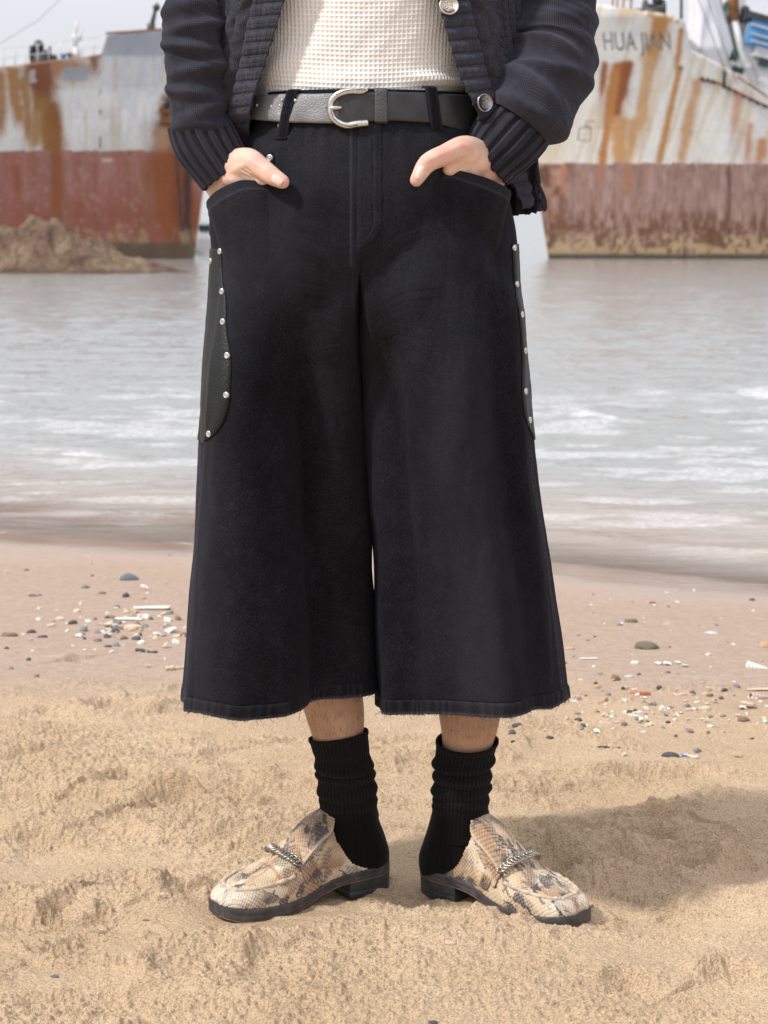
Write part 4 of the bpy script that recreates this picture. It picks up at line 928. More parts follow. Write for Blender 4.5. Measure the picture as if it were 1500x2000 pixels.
t.set(Base_Color=c, Roughness=.52, Subsurface_Weight=.12, Subsurface_Radius=(.006, .002, .001), Specular_IOR_Level=.35, Normal=t.bump(n2, .22, .0006, t.bump(n, .12, .0012)))
M_SKIN = t.m; me.materials.clear(); me.materials.append(M_SKIN)
tag(person, 'person in navy cardigan, wide black shorts and snakeskin mules, standing with hands in pockets', 'person')
def part(o, parent=None): o.parent = parent or person; return o
# nails
def nail(px, py, y, d, nn, w, l):
    c = Vector(W(px, py, y)); d = Vector(d).normalized(); nn = Vector(nn); nn = (nn - d * nn.dot(d)).normalized(); b = d.cross(nn)
    P = []
    for v in np.linspace(-1, 1, 13):
        row = []
        for u in np.linspace(-1, 1, 11):
            ww = w * (1 - max(0, abs(v) - .55) ** 2 * 1.6); row.append(c + d * (v * l) + b * (u * ww) + nn * (-.0030 * u * u - .0010 * v * v))
        P.append(row)
    o = grid('thumbnail', np.array(P), None, person); return solid(o, .0012, 0)
M_NAIL = plain('nail', (.76, .56, .48), .34, var=.05)
bvb = BVHTree.FromPolygons([tuple(c) for c in co.tolist()], [tuple(p.vertices) for p in me.polygons])
def nail_at(px, py, dpx, w, l):
    h, n = cast(bvb, px, py); h2, _ = cast(bvb, px + dpx[0], py + dpx[1])
    if h is None: return
    d = (h2 - h) if h2 is not None else Vector((dpx[0], 0, -dpx[1])); y = 0
    n = (n + Vector((0, -.6, .35))).normalized()
    c = h + n * .0006; d.normalize(); n = (n - d * n.dot(d)).normalized(); b = d.cross(n); P = []
    for v in np.linspace(-1, 1, 13):
        P.append([c + d * (v * l) + b * (u * w * (1 - max(0, abs(v) - .5) ** 2 * 1.4)) + n * (-.0032 * u * u - .0008 * v * v) for u in np.linspace(-1, 1, 11)])
    o = grid('thumbnail', np.array(P), M_NAIL, person); solid(o, .0010, 0); return o
nail_at(542, 350, (6, 4), .0064, .0080); nail_at(820, 337, (-4, 8), .0058, .0086)
# hair (above the picture)
mb = MB(); mb.ball((XC, .018, 1.712), (.083, .094, .098), 16); hairo = mb.build('hair', plain('dark_hair', (.02, .016, .014), .5), person)
# shorts under the person
COL.objects.link(shorts); shorts.parent = person
half_l.parent = shorts; half_r.parent = shorts
# short hairs on the shins
_r = np.random.default_rng(3); MBS = [MB(), MB()]
for k in range(420):
    s_ = k % 2; mb = MBS[s_]; px = _r.uniform(600, 712) if s_ else _r.uniform(858, 976); py = _r.uniform(1385, 1440)
    h, n = cast(bvb, px, py)
    if h is None or n.y > .2: continue
    L_ = _r.uniform(.003, .009); d_ = np.array([_r.normal(0, .35), 0, -1.0]); d_ /= np.linalg.norm(d_); t_ = np.linspace(0, 1, 4)[:, None]; n_ = np.array(n)
    mb.tube(np.array(h) + d_ * t_ * L_ + n_ * (.0012 * np.sin(t_ * 2.2) + .0001), .000085, 3, cap=False)
M_HAIR = plain('leg_hair', (.10, .06, .038), .6)
for mb in MBS: mb.build('leg_hair', M_HAIR, person)
tag(shorts, 'wide black denim shorts with frayed hems and leather side pockets')

# ---------------------------------------------------------------- pocket panels that the hands go behind
from mathutils.kdtree import KDTree
_n = sum(len(f[0]) for f in FADE_LITS); KD = KDTree(_n); KF = np.concatenate([f[2] for f in FADE_LITS]); _k = 0
for fx, fy, _f in FADE_LITS:
    for q in zip(fx.tolist(), fy.tolist()): KD.insert((q[0], q[1], 0), _k); _k += 1
KD.balance()
def fade_lit_at(px, py): return float(np.median(KF[[i for c, i, d in KD.find_n((px, py, 0), 9)]]))
def pocket_panel(edge, drop, lift, name='front_pocket'):
    n = 90; m_ = 80
    edge = np.asarray(edge, float); s = np.concatenate([[0], np.cumsum(np.hypot(*np.diff(edge, axis=0).T))]); u = np.linspace(0, s[-1], n)
    ex = spl(s, edge[:, 0], u); ey = spl(s, edge[:, 1], u); drop = np.asarray(drop, float)
    P = np.zeros((n, m_, 3)); fade_lit = np.full((n, m_), .13); uf = u / s[-1]
    lf = spl(lift[0], lift[1], uf)
    for i in range(n):
        for j in range(m_):
            v = j / (m_ - 1); px = ex[i] + drop[0] * v; py = ey[i] + drop[1] * v * (.75 + .25 * np.sin(np.pi * uf[i]))
            k = (1 - v) ** 1.7
            off = lf[i] * k + .0022 * (1 - v) - .0050 * sst(.5, 1, v) - .0050 * sst(.0, .22, v) * sst(.72, 1, uf[i] if drop[0] > 0 else 1 - uf[i]) + .0008 * (v < .02)
            p, nn = on_shorts(px, py, 0); P[i, j] = p + Vector(((p.x - XC) * .9, p.y * 1.2 - .03, 0)).normalized() * off
            d = v * math.hypot(*drop)
            if abs(d - 5) < 1.2 or abs(d - 17) < 1.2: fade_lit[i, j] = .6
            elif d < 18: fade_lit[i, j] = .22
            else: fade_lit[i, j] = fade_lit_at(px, py)
    for k in range(6): P[:, 1:-1] = .5 * P[:, 1:-1] + .25 * (P[:, :-2] + P[:, 2:])
    for k in range(4): P[1:-1] = .5 * P[1:-1] + .25 * (P[:-2] + P[2:])
    uv = np.stack([P[..., 0] , P[..., 2]], -1)
    o = grid(name, P, M_DENIM, shorts, cols={'fade_lit': fade_lit.ravel()}, uvs=uv); solid(o, .0026, -1.0); return o
pocket_panel([(417, 405), (432, 391), (452, 376), (475, 362), (497, 352), (512, 353), (527, 362)], (44, 280), ([0, .15, .5, .8, 1], [.006, .016, .023, .014, .001]))
pocket_panel([(862, 336), (874, 331), (886, 334), (912, 344), (942, 358), (966, 370), (985, 384)], (-30, 280), ([0, .2, .5, .85, 1], [.001, .012, .023, .017, .006]))
# ---------------------------------------------------------------- waffle shirt
def waffle_shirt():
    py = np.linspace(196, -640, 1000); a = np.concatenate([np.linspace(-math.pi * .93, -math.pi * .07, 560)[:-1], np.linspace(-math.pi * .07, math.pi * 1.07, 60)])
    z = ZW(py, -.11)[:, None] + 0 * a; A = a[None, :] + 0 * z
    rx = spl([-640, -380, -150, 0, 120, 196], [.10, .165, .160, .150, .142, .139], py)[:, None]; ry = spl([-640, -380, -150, 0, 120, 165, 196], [.075, .110, .114, .108, .108, .112, .109], py)[:, None]
    d = .010 * (fbm(A * 2 + py[:, None] / 180, py[:, None] / 170, 601, 3) - .5)
    u0 = A * 13.8; 
    PYg = py[:, None] + 0 * A
    # blouse over the waistband at the right, where it folds on itself
    px = 750 + (XC + rx * np.cos(A)) / 2.47 * F
    d = d + .006 * gau(PYg - (150 + .05 * (px - 850)), 0, 11) * sst(770, 850, px) - .005 * gau(PYg - (172 + .02 * (px - 850)), 0, 8) * sst(770, 850, px)
    d = d + .004 * gau(PYg - (120 - .25 * (px - 560)), 0, 30) * gau(px, 560, 60)
    s = A * .145; cell = .0060
    cu = np.abs(np.sin(np.pi * s / cell)); cv = np.abs(np.sin(np.pi * (z + .004 * np.sin(A * 3)) / cell))
    ridge = np.maximum(1 - cu ** .8, 1 - cv ** .8) ; hole = (cu * cv) ** 1.2
    d = d - .0010 * hole + .0004 * ridge
    P = np.stack([XC + (rx + d) * np.cos(A), .005 + (ry + d) * np.sin(A), z], -1)
    t = NT('waffle_cotton'); h = t.attr('hole', True); n = t.noise(500, 3, .6)
    t.set(Base_Color=t.mix(h, t.ramp(n, [(.3, (.78, .765, .735)), (.7, (.84, .83, .80))]), (.72, .66, .63)), Roughness=.95, Specular_IOR_Level=.1, Sheen_Weight=.2, Normal=t.bump(n, .3, .0006))
    o = grid('waffle_shirt', P, t.m, person, cols={'hole': (sst(.35, .95, hole)).ravel()}, flip=True)
    o['label'] = 'cream waffle knit top tucked into the belt'
waffle_shirt()
# ---------------------------------------------------------------- knit
def knit(name, base, uvscale=1.0):
    t = NT(name); n = t.noise(1500, 2, .6); n2 = t.noise(30, 4, .6); s = t.attr('stitch', True)
    c = t.ramp(n2, [(.3, tuple(b * .8 for b in base)), (.7, tuple(b * 1.25 for b in base))])
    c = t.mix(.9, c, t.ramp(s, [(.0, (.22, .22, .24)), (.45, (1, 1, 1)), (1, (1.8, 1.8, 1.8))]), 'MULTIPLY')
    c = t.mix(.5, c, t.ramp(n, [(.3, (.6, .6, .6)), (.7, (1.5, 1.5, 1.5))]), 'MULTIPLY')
    t.set(Base_Color=c, Roughness=.95, Specular_IOR_Level=.1, Sheen_Weight=.18, Sheen_Roughness=.5, Sheen_Tint=(.62, .64, .85), Normal=t.bump(n, .6, .0010)); return t.m
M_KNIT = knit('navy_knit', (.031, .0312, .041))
def stitch(u, v):
    """u counts columns, v counts rows: height 0..1 of plain knitting"""
    fu = u - np.floor(u); leg = np.abs(fu - .5) * 2           # 0 middle, 1 edge
    V = np.abs(np.sin(np.pi * (v + .55 * leg)))
    return (1 - np.abs(leg - .5) * 1.7).clip(0, 1) ** .7 * (.45 + .55 * V)
def frame_sweep(C, nu, ref=(0, -1, 0)):
    T = np.gradient(C, axis=0); T /= np.linalg.norm(T, axis=1)[:, None]
    N = np.array(ref)[None, :] - T * (T @ np.array(ref))[:, None]; N /= np.linalg.norm(N, axis=1)[:, None]; B = np.cross(T, N)
    return T, N, B
def sleeve(name, pts, rad, folds, ncol, length_rows, seed, label=None, ribs=0, nv=520, nu=420, squash=1.0, endroll=0.0):
    pts = np.asarray(pts, float); s = np.concatenate([[0], np.cumsum(np.linalg.norm(np.diff(pts, axis=0), axis=1))]); u = np.linspace(0, s[-1], nv)
    C = np.stack([spl(s, pts[:, k], u) for k in range(3)], 1)
    for k in range(30): C[1:-1] = .5 * C[1:-1] + .25 * (C[:-2] + C[2:])
    R = spl(np.linspace(0, 1, len(rad)), rad, u / s[-1])[:, None]
    T, N, B = frame_sweep(C, nu); a = np.linspace(0, 2*np.pi, nu, endpoint=False)[None, :]; uu = (u / s[-1])[:, None]
    ca, sa = np.cos(a), np.sin(a)
    d = np.zeros((nv, nu))
    for (c0, tilt, amp, w, ph) in folds:      # fold rings: position along, tilt round the arm, height, width, where strongest
        d += 1.6 * amp * gau(uu - c0 - tilt * np.cos(a - ph - 1.57), 0, w) * (.45 + .55 * np.cos(a - ph))
    if not ribs: d += .007 * (fbm(ca * 1.5 + 9 + uu * 5, sa * 1.5 + uu * 9, seed, 3) - .5) + .0055 * (fbm(ca * 1.6 + 4, sa * 1.2 + uu * 34, seed + 3, 2) - .5) * sst(.5, .65, uu)
    us = a / (2*np.pi) * ncol + 0 * uu; vs = uu * length_rows + 0 * a
    st = stitch(us, vs)
    if ribs:
        r = np.cos(a * ribs + .2 * np.sin(uu * 5)); d = d + .0030 * sst(-.55, .35, r) - .0012; st = st * (.35 + .65 * sst(-.6, .2, r)); 
        d = d - .004 * sst(.93, 1.0, uu) * 0
    else: d = d - endroll * sst(.95, 1.0, uu) ** 2
    Rr = R + d + .0016 * (st - .5)
    P = C[:, None, :] + Rr[..., None] * (ca[..., None] * N[:, None, :] * squash + sa[..., None] * B[:, None, :])
    o = grid(name, P, M_KNIT, cardigan, wrap=True, cols={'stitch': st.ravel()}); solid(o, .004, -1.0)
    if label: o['label'] = label
    return o
cardigan = bpy.data.objects.new('cardigan', None); COL.objects.link(cardigan); cardigan.parent = person
cardigan['label'] = 'chunky dark navy knitted cardigan, open at the front'
sleeve('sleeve', [W(470, -440, .01), W(402, -150, -.03), W(377, 20, -.048), W(380, 110, -.052), W(385, 190, -.055), W(396, 262, -.056), W(404, 282, -.056)],
       [.078, .062, .0365, .0355, .0360, .0365, .036, .034],
       [(.700, .012, .0055, .016, -.5), (.755, -.014, .0050, .016, .2), (.81, .012, .006, .018, -.6), (.865, -.016, .0045, .016, .5), (.92, .02, .0045, .02, -.3), (.62, .0, -.003, .02, 0), (.66, .02, .003, .02, .8), (.96, -.01, .003, .014, -.6)], 54, 190, 611, nv=760)
sleeve('ribbed_cuff', [W(382, 232, -.055), W(394, 262, -.056), W(414, 298, -.058), W(434, 327, -.058), W(443, 340, -.058)], [.036, .0385, .0398, .0385, .0365, .0355], [], 96, 46, 621, ribs=18, nv=220, nu=520, squash=.92)
sleeve('sleeve', [W(935, -440, .01), W(1046, -150, .0), W(1083, -20, .0), W(1082, 80, -.012), W(1062, 160, -.036), W(1034, 215, -.052), W(1012, 246, -.056)],
       [.078, .066, .0575, .0560, .0530, .0525, .0540, .0530],
       [(.80, -.02, .006, .022, .3), (.86, .025, .006, .02, -.4), (.92, -.02, .007, .018, .6), (.975, .012, .008, .020, 0), (.70, .02, .004, .03, 0), (.76, -.02, .004, .02, -.8)], 66, 190, 631, nv=760, endroll=.010)
sleeve('ribbed_cuff', [W(1030, 228, -.054), W(1006, 252, -.056), W(978, 284, -.058), W(955, 310, -.058), W(946, 320, -.058)], [.040, .0445, .0450, .0430, .0395, .0380], [], 96, 46, 641, ribs=17, nv=220, nu=520, squash=.92)
# body of the cardigan
def cardigan_body():
    nv, na = 860, 1500
    v = np.linspace(0, 1, nv)[:, None]
    py0 = -620; w = np.linspace(0, 1, na)[None, :]       # 0 = left front edge, 1 = right front edge, round the back
    hem = 460 - 25 * sst(.02, .3, w) - 35 * sst(.5, .98, w); PY = py0 + (hem - py0) * v
    exl = spl([-620, -300, -60, 0, 60, 140, 200, 290, 400, 465], [690, 640, 580, 562, 546, 521, 500, 481, 436, 425], PY)
    exr = spl([-620, -300, -60, 0, 90, 160, 220, 290, 350, 420], [720, 775, 835, 850, 873, 892, 916, 946, 975, 1001], PY)
    rx = spl([-620, -470, -380, -200, 0, 250, 465], [.10, .165, .205, .212, .212, .214, .222], PY); ry = spl([-620, -380, 0, 180, 330, 465], [.10, .125, .119, .117, .118, .118], PY)
    yF = -.10
    lft0 = spl([-620, -200, 100, 300, 470], [1, .97, .93, .90, .875], PY); al = np.arcsin(np.clip((XC - XW(exl, yF)) / rx / lft0, -.99, .99)); ar = np.arcsin(np.clip((XW(exr, yF) - XC) / rx, -.99, .99))
    th = -np.pi / 2 - al - (2 * np.pi - al - ar) * w      # angle
    arc = np.abs(2 * np.pi - al - ar) * .175
    sl_, sr_ = w * arc, (1 - w) * arc                        # metres from the two edges
    band = 1 - sst(.033, .037, np.minimum(sl_, sr_))
    zz = ZW(PY, -.06)
    # ribs across the front bands, cables and plain columns elsewhere
    ph = PY / 24.5 + np.where(w < .5, -.10, .25) * np.minimum(sl_, sr_) / .035
    rb = np.cos(2 * np.pi * ph); rb2 = np.cos(6 * np.pi * ph + .6); d = band * (.0050 + .0022 * sst(-.7, .3, rb) + .0006 * rb2)
    e = np.minimum(sl_, sr_)
    cab = gau(e, .060, .020) * (1 - band); ct = e - .060; cz = zz / .085 * 2 * np.pi
    tw = np.maximum(gau(ct, .009 * np.sin(cz), .0095), gau(ct, -.009 * np.sin(cz), .0095) * .8)
    d = d + (1 - band) * (.0075 * tw + .0022 * np.cos(2 * np.pi * e / .020) * sst(.086, .094, e))
    d = d + .012 * (fbm(th * 2.2, zz * 6, 651, 3) - .5) + .010 * gau(v, 1, .05) * (fbm(th * 6, zz * 0, 652, 2) - .5)
    hr = sst(.945, .955, v); d = d + hr * (.0028 * np.cos(th * 42)) * (1 - band)
    # the tails are pushed back by the wrists
    us = e / .0036; vs = zz / .0026
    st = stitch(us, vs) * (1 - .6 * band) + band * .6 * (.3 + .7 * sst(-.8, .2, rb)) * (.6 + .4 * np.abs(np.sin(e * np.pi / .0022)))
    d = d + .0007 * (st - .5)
    back = .085 * sst(205, 310, PY) * np.maximum(1 - sst(.06, .22, w), sst(.78, .94, w))
    ct_ = np.cos(th); lft = spl([-620, -200, 100, 300, 470], [1, .97, .93, .90, .875], PY); rgt = spl([-620, 100, 300, 440], [1, 1, 1.06, 1.10], PY)
    P = np.stack([XC + (rx + d) * ct_ * np.where(ct_ < 0, lft, rgt), .004 + (ry + d) * np.sin(th) + back, zz + 0 * th], -1)
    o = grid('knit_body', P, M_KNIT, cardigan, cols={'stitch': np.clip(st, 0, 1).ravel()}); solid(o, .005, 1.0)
    return P
PCB = cardigan_body()
BV_C = BVHTree.FromPolygons(PCB[::4, ::3].reshape(-1, 3).tolist(), gridq(PCB[::4, ::3].shape[0], PCB[::4, ::3].shape[1]).tolist())
def button(px, py, r, mat, tilt, label):
    h, n = cast(BV_C, px, py)
    if h is None: return
    n = (Vector(tilt)).normalized(); c = h + n * .008
    mb = MB(); mb.lathe([(0, -.004), (r * .8, -.004), (r, -.001), (r * .985, .0012), (r * .90, .0018), (r * .82, .0008), (r * .80, .0002), (0, .0006)], c, n, 40)
    o = mb.build('button', mat, cardigan); o['label'] = label
    # raised emblem: plain curls on a dark ground
    R = Vector((0, 0, 1)).rotation_difference(n).to_matrix(); mb = MB()
    def cv(pts): mb.tube([tuple(c + R @ Vector((x * r, y * r, .0010))) for x, y in pts], r * .045, 6)
    X = R.inverted() @ Vector((0, 0, 1)); ang = math.atan2(X.y, X.x) - math.pi / 2
    def rot(pts): return [(x * math.cos(ang) - y * math.sin(ang), x * math.sin(ang) + y * math.cos(ang)) for x, y in pts]
    cv(rot([(-.05, -.62), (0, -.3), (.02, .1), (0, .5)])); cv(rot([(-.4, .3), (-.1, .42), (.15, .36), (.34, .45)])); cv(rot([(-.38, -.12), (-.15, .12), (.0, .05), (-.12, -.2), (-.34, -.3)]))
    cv(rot([(.1, .1), (.34, .12), (.3, -.1), (.12, -.12), (.3, -.3), (.1, -.42)])); cv(rot([(.5 * math.cos(q), -.1 + .5 * math.sin(q)) for q in np.linspace(3.5, 5.9, 12)]))
    em = mb.build('button_emblem', mat, o)
button(875, 16, .0124, M_BUTTON, (.12, -1, .30), 'pewter button in full light, upper one')
button(940, 202, .0118, M_BUTTON2, (.62, -1, .05), 'dark silver button turned aside, lower one')
# ---------------------------------------------------------------- belt
belt = bpy.data.objects.new('belt', None); COL.objects.link(belt); belt.parent = person
def belt_y(x): return -np.sqrt(np.clip(1 - ((x - XC) / .150) ** 2, 0.0, 1)) * .1195 + .004
def belt_pt(px, py, off=0.0):
    y = -.11
    for k in range(12): x = XW(px, y); y = belt_y(x)
    n = Vector(((x - XC) / .150 ** 2, (y - .004) / .1195 ** 2, 0)).normalized()
    return Vector(W(px, py, y)) + n * off, n
def belt_center(px): return np.interp(px, [480, 505, 560, 620, 680, 760, 830, 880, 925, 960], [210, 211, 212, 213, 212, 208, 211, 218, 226, 234])
def belt_half(px): return np.interp(px, [480, 500, 560, 680, 760, 850, 925, 960], [21, 22, 27, 29, 27.5, 29, 38, 42])
def belt_strip(name, p0, p1, mat, off, n=120, m_=13, th=.0032, slope=0.0, wscale=1.0, dy=0.0, back=False):
    P = np.zeros((n, m_, 3)); fr = np.zeros((n, m_))
    for i, px in enumerate(np.linspace(p0, p1, n)):
        for j in range(m_):
            q = j / (m_ - 1) * 2 - 1; hh = belt_half(px) * wscale
            p, nn = belt_pt(px, belt_center(px) + dy + q * hh, off + .0040 * (q + 1) * float(sst(690, 640, px)) * .5 + .0010 * (1 - q ** 4) + .0008 * math.sin(px * .11) * (1 - abs(q))); P[i, j] = p
    o = grid(name, P, mat, belt); solid(o, th, 1.0); return o
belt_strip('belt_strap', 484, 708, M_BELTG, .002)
st2 = belt_strip('belt_tip', 664, 962, plain('smooth_black_leather', (.030, .032, .037), .42, var=.25, scale=40, bump=.25, bscale=900), .0060)
# the rest of the strap round the back
a = np.linspace(0, np.pi, 90); P = np.array([[[XC + .150 * math.cos(q), .004 + .12 * math.sin(q), ZW(212, -.0) + .0176 * w_] for w_ in (-1, -.5, 0, .5, 1)] for q in a])
o = grid('belt_back', P, M_BELT, belt); solid(o, .003, 0)
mb = MB(); path = [(717, 176), (706, 180), (692, 178.5), (674, 181), (658, 189), (649.5, 202), (648.5, 216), (653, 230), (664, 240.5), (680, 246), (698, 243), (718, 241)]
path = np.array(path, float); s_ = np.concatenate([[0], np.cumsum(np.hypot(*np.diff(path, axis=0).T))]); u_ = np.linspace(0, s_[-1], 90)
bp = [belt_pt(x, y, .0105)[0] for x, y in zip(spl(s_, path[:, 0], u_), spl(s_, path[:, 1], u_))]
rr = spl([0, .12, .35, .5, .65, .88, 1], [.0022, .0040, .0042, .0044, .0044, .0048, .0044], u_ / s_[-1])
mb.tube([tuple(p) for p in bp], rr, 12); bk = mb.build('buckle', M_SILVER, belt)
mb = MB(); mb.tube([tuple(belt_pt(x, y, o_)[0]) for x, y, o_ in ((643, 212, .011), (655, 212, .0135), (664, 211.5, .0125), (673, 211, .009))], [.0028, .0026, .0024, .0012], 8); mb.build('prong', M_SILVER, bk)
mb = MB(); mb.tube([tuple(belt_pt(x, y, .0152)[0]) for x, y in ((700, 245.5), (684, 248.5), (668, 244), (656, 233), (651, 217))], .0005, 5); mb.tube([tuple(belt_pt(x, y, .0150)[0]) for x, y in ((714, 177), (690, 177), (674, 179.5), (660, 187))], .0005, 5); mb.build('engraved_line', M_HOLE, bk)
def strip_belt_vert(name, pts, width, mat, parent, puff=.0012, th=.0022):
    """pts: px, py, off"""
    pts = np.array(pts, float); s = np.linspace(0, 1, len(pts)); u = np.linspace(0, 1, 50); P = np.zeros((50, 9, 3))
    for i, q in enumerate(u):
        x, y, o_ = (spl(s, pts[:, k], q) for k in range(3))
        for j in range(9):
            w_ = j / 8 * 2 - 1; P[i, j] = belt_pt(float(x) + w_ * width / 2, float(y), float(o_) + puff * (1 - w_ * w_))[0]
    o = grid(name, P, mat, parent, cols={'fade_lit': (np.abs(np.linspace(-1, 1, 9))[None, :].repeat(50, 0) > .7).astype(float).ravel() * .25}, uvs=np.stack([P[..., 0], P[..., 2]], -1)); solid(o, th, 1.0); return o
strip_belt_vert('belt_keeper', [(742, 172, .006), (742, 177, .0105), (742, 207, .0115), (742, 237, .0105), (743, 243, .006)], 24, M_BELT, belt)
strip_belt_vert('belt_loop', [(578, 174, .001), (577, 178, .008), (570, 205, .009), (563, 240, .009), (557, 268, .006), (556, 273, .004)], 20, M_DENIM, shorts)
strip_belt_vert('belt_loop', [(834, 168, .001), (834, 172, .010), (838, 205, .012), (843, 240, .011), (846, 256, .008), (846, 263, .004)], 21, M_DENIM, shorts)
for px, py, w_ in ((555, 271.5, 12), (846, 258, 12)):
    mb = MB(); mb.tube([tuple(belt_pt(px - w_, py, .008)[0]), tuple(belt_pt(px, py, .0085)[0]), tuple(belt_pt(px + w_, py, .008)[0])], .0022, 8); o = mb.build('bar_tack', M_DENIM, shorts)
def stud(px, py, r, h, mat, name, off=.0072):
    p, n = belt_pt(px, py, off); mb = MB(); q = np.linspace(0, np.pi / 2, 7); mb.lathe([(r * math.cos(k), h * math.sin(k)) for k in q], p, n, 16); return mb.build(name, mat, belt)
for px, py, r in ((510, 206, .0026), (537, 208.5, .0030), (557, 196, .0018), (582, 197, .0026), (577, 225, .0026), (552, 223, .0020), (569, 223, .0014)): stud(px, py, r, r * .8, M_STUD, 'dome_stud')
mb = MB(); p, n = belt_pt(571, 211, .0085); 
for dx, dz in ((1, 0), (-1, 0), (0, 1), (0, -1)):
    mb.add([p + Vector((dx * .0055, 0, dz * .0055)), p + Vector((dz * .0015, 0, dx * .0015)), p - Vector((dz * .0015, 0, dx * .0015)), p + n * .004], [[0, 1, 3, 3], [0, 3, 2, 2]])
mb.build('star_stud', M_STUD, belt, smooth=False)
for px, py in ((524, 207), (553, 208.5), (584, 211)):
    p, n = belt_pt(px, py, .0072); mb = MB(); mb.lathe([(.0010, 0), (.0010, .0008), (.0016, .0012), (.0022, .0006), (.0023, 0)], p, n, 16); mb.build('eyelet', M_STUD, belt)
    mb = MB(); mb.lathe([(0, .0002), (.0011, .0002)], p, n, 12); mb.build('eyelet_hole', M_HOLE, belt)
for px, py in ((703, 205), (784, 209), (822, 213)):
    p, n = belt_pt(px, py, .0076); mb = MB(); mb.lathe([(0, .0001), (.0030, .0001)], p + n * 0, n, 16); o = mb.build('belt_hole', M_HOLE, belt)
    mb = MB(); mb.lathe([(.0026, 0), (.0030, .0005), (.0034, 0)], p, n, 16); mb.build('hole_rim', M_TAN, o)
# ---------------------------------------------------------------- leather side pockets with rivets
def poly_patch(name, left, right, n, m_, mat, off, th, parent, bulge=0.0):
    """left / right: photograph polylines (x at given y) bounding a patch"""
    L = np.array(left, float); R = np.array(right, float); P = np.zeros((n, m_, 3)); uu = np.linspace(0, 1, n)
    sl = np.concatenate([[0], np.cumsum(np.hypot(*np.diff(L, axis=0).T))]); sr = np.concatenate([[0], np.cumsum(np.hypot(*np.diff(R, axis=0).T))])
    last = None
    for i, u in enumerate(uu):
        a = np.array([spl(sl / sl[-1], L[:, k], u) for k in (0, 1)]); b = np.array([spl(sr / sr[-1], R[:, k], u) for k in (0, 1)])
        for j in range(m_):
            w_ = j / (m_ - 1); q = a * (1 - w_) + b * w_; p, nn = on_shorts(q[0], q[1], 0)
            P[i, j] = p + Vector(((p.x - XC) * .5, p.y - .02, 0)).normalized() * (off + bulge * (1 - w_) * w_ * 4 + .0010 * gau(w_, .93, .03))
    for k in range(5): P[1:-1] = .5 * P[1:-1] + .25 * (P[:-2] + P[2:])
    o = grid(name, P, mat, parent); solid(o, th, 0); return o, P
RIV_L = [(419, 510), (437, 491), (440, 569), (441, 628), (449, 694), (447, 771), (414, 847)]
def wrap_pocket(R, P, side, wrapb, off, mat, n=150, m_=46):
    """leather panel from its front edge (photograph points R) round the outer seam to the back of the leg"""
    ph = np.concatenate([np.linspace(-math.pi, 0, 300)[:-1], np.linspace(0, math.pi, 110)[:-1]])
    cols = np.arange(170, 300); PX, PYq = proj(P[:, cols]); R = np.array(R, float)
    s_ = np.concatenate([[0], np.cumsum(np.hypot(*np.diff(R, axis=0).T))]); u = np.linspace(0, 1, n); rows = np.zeros(n); fr = np.zeros(n)
    for i in range(n):
        x, y = spl(s_ / s_[-1], R[:, 0], u[i]), spl(s_ / s_[-1], R[:, 1], u[i]); k = np.argmin((PX - x) ** 2 + (PYq - y) ** 2); rows[i] = k // len(cols); fr[i] = ph[cols[k % len(cols)]]
    for k in range(8): rows[1:-1] = .5 * rows[1:-1] + .25 * (rows[:-2] + rows[2:]); fr[1:-1] = .5 * fr[1:-1] + .25 * (fr[:-2] + fr[2:])
    bl = wrapb * np.sqrt(np.clip(1 - (np.clip(u - .72, 0, 1) / .285) ** 2, 0, 1)); Q = np.zeros((n, m_, 3))
    for i in range(n):
        r0 = int(rows[i]); g = rows[i] - r0; r1 = min(r0 + 1, len(P) - 1); row = P[r0] * (1 - g) + P[r1] * g
        a_ = np.linspace(fr[i], max(bl[i], fr[i] + .02), m_); q = np.stack([np.interp(a_, ph, row[:-0 or None, k]) for k in range(3)], 1)
        cen = np.array([row[:, 0].mean(), 0, 0]); o_ = q - cen; o_[:, 2] = 0; o_ /= np.linalg.norm(o_, axis=1)[:, None]
        w_ = np.linspace(0, 1, m_); cr = .0006 * (fbm(w_ * 3 + 5, np.full(m_, u[i] * 6), 661, 3) - .5) + .0012 * (fbm(w_ * 2, np.full(m_, u[i] * 14), 663, 2) - .5) * np.sin(np.pi * np.clip(w_ * 1.4, 0, 1))
        Q[i] = q + o_ * (off + .0012 * gau(w_, .05, .03) + cr)[:, None]
    o = grid('leather_side_pocket', Q, mat, shorts, flip=True); solid(o, .0022, 0); return o
pkl = wrap_pocket([(437, 487), (439, 540), (446, 590), (446, 640), (454, 700), (452, 770), (444, 812), (428, 842), (402, 864)], PL, -1, .75, .0036, M_POCKET)
pkr = wrap_pocket([(995, 476), (997, 520), (1001, 570), (1009, 620), (1014, 690), (1015, 770), (1019, 808), (1028, 836), (1038, 858)], PR, 1, .75, .0036, M_POCKET)
RIV_R = [(997, 484), (1002, 555), (1012, 614), (1018, 685), (1019, 764), (1027, 820)]
def rivet(px, py, parent, r=.0041, off=.0062):
    h, n = on_shorts(px, py, 0)
    n = Vector(((h.x - XC) * .6, h.y - .02, .0)).normalized(); h = h + n * off
    mb = MB(); mb.lathe([(r, -.002), (r, .0003), (r * .86, .0009), (r * .6, .0010), (r * .5, .0005), (r * .3, .0009), (0, .0010)], h, n, 18); return mb.build('rivet', M_RIVET, parent)
for q in RIV_L: rivet(*q, pkl)
for q in RIV_R: rivet(*q, pkr)
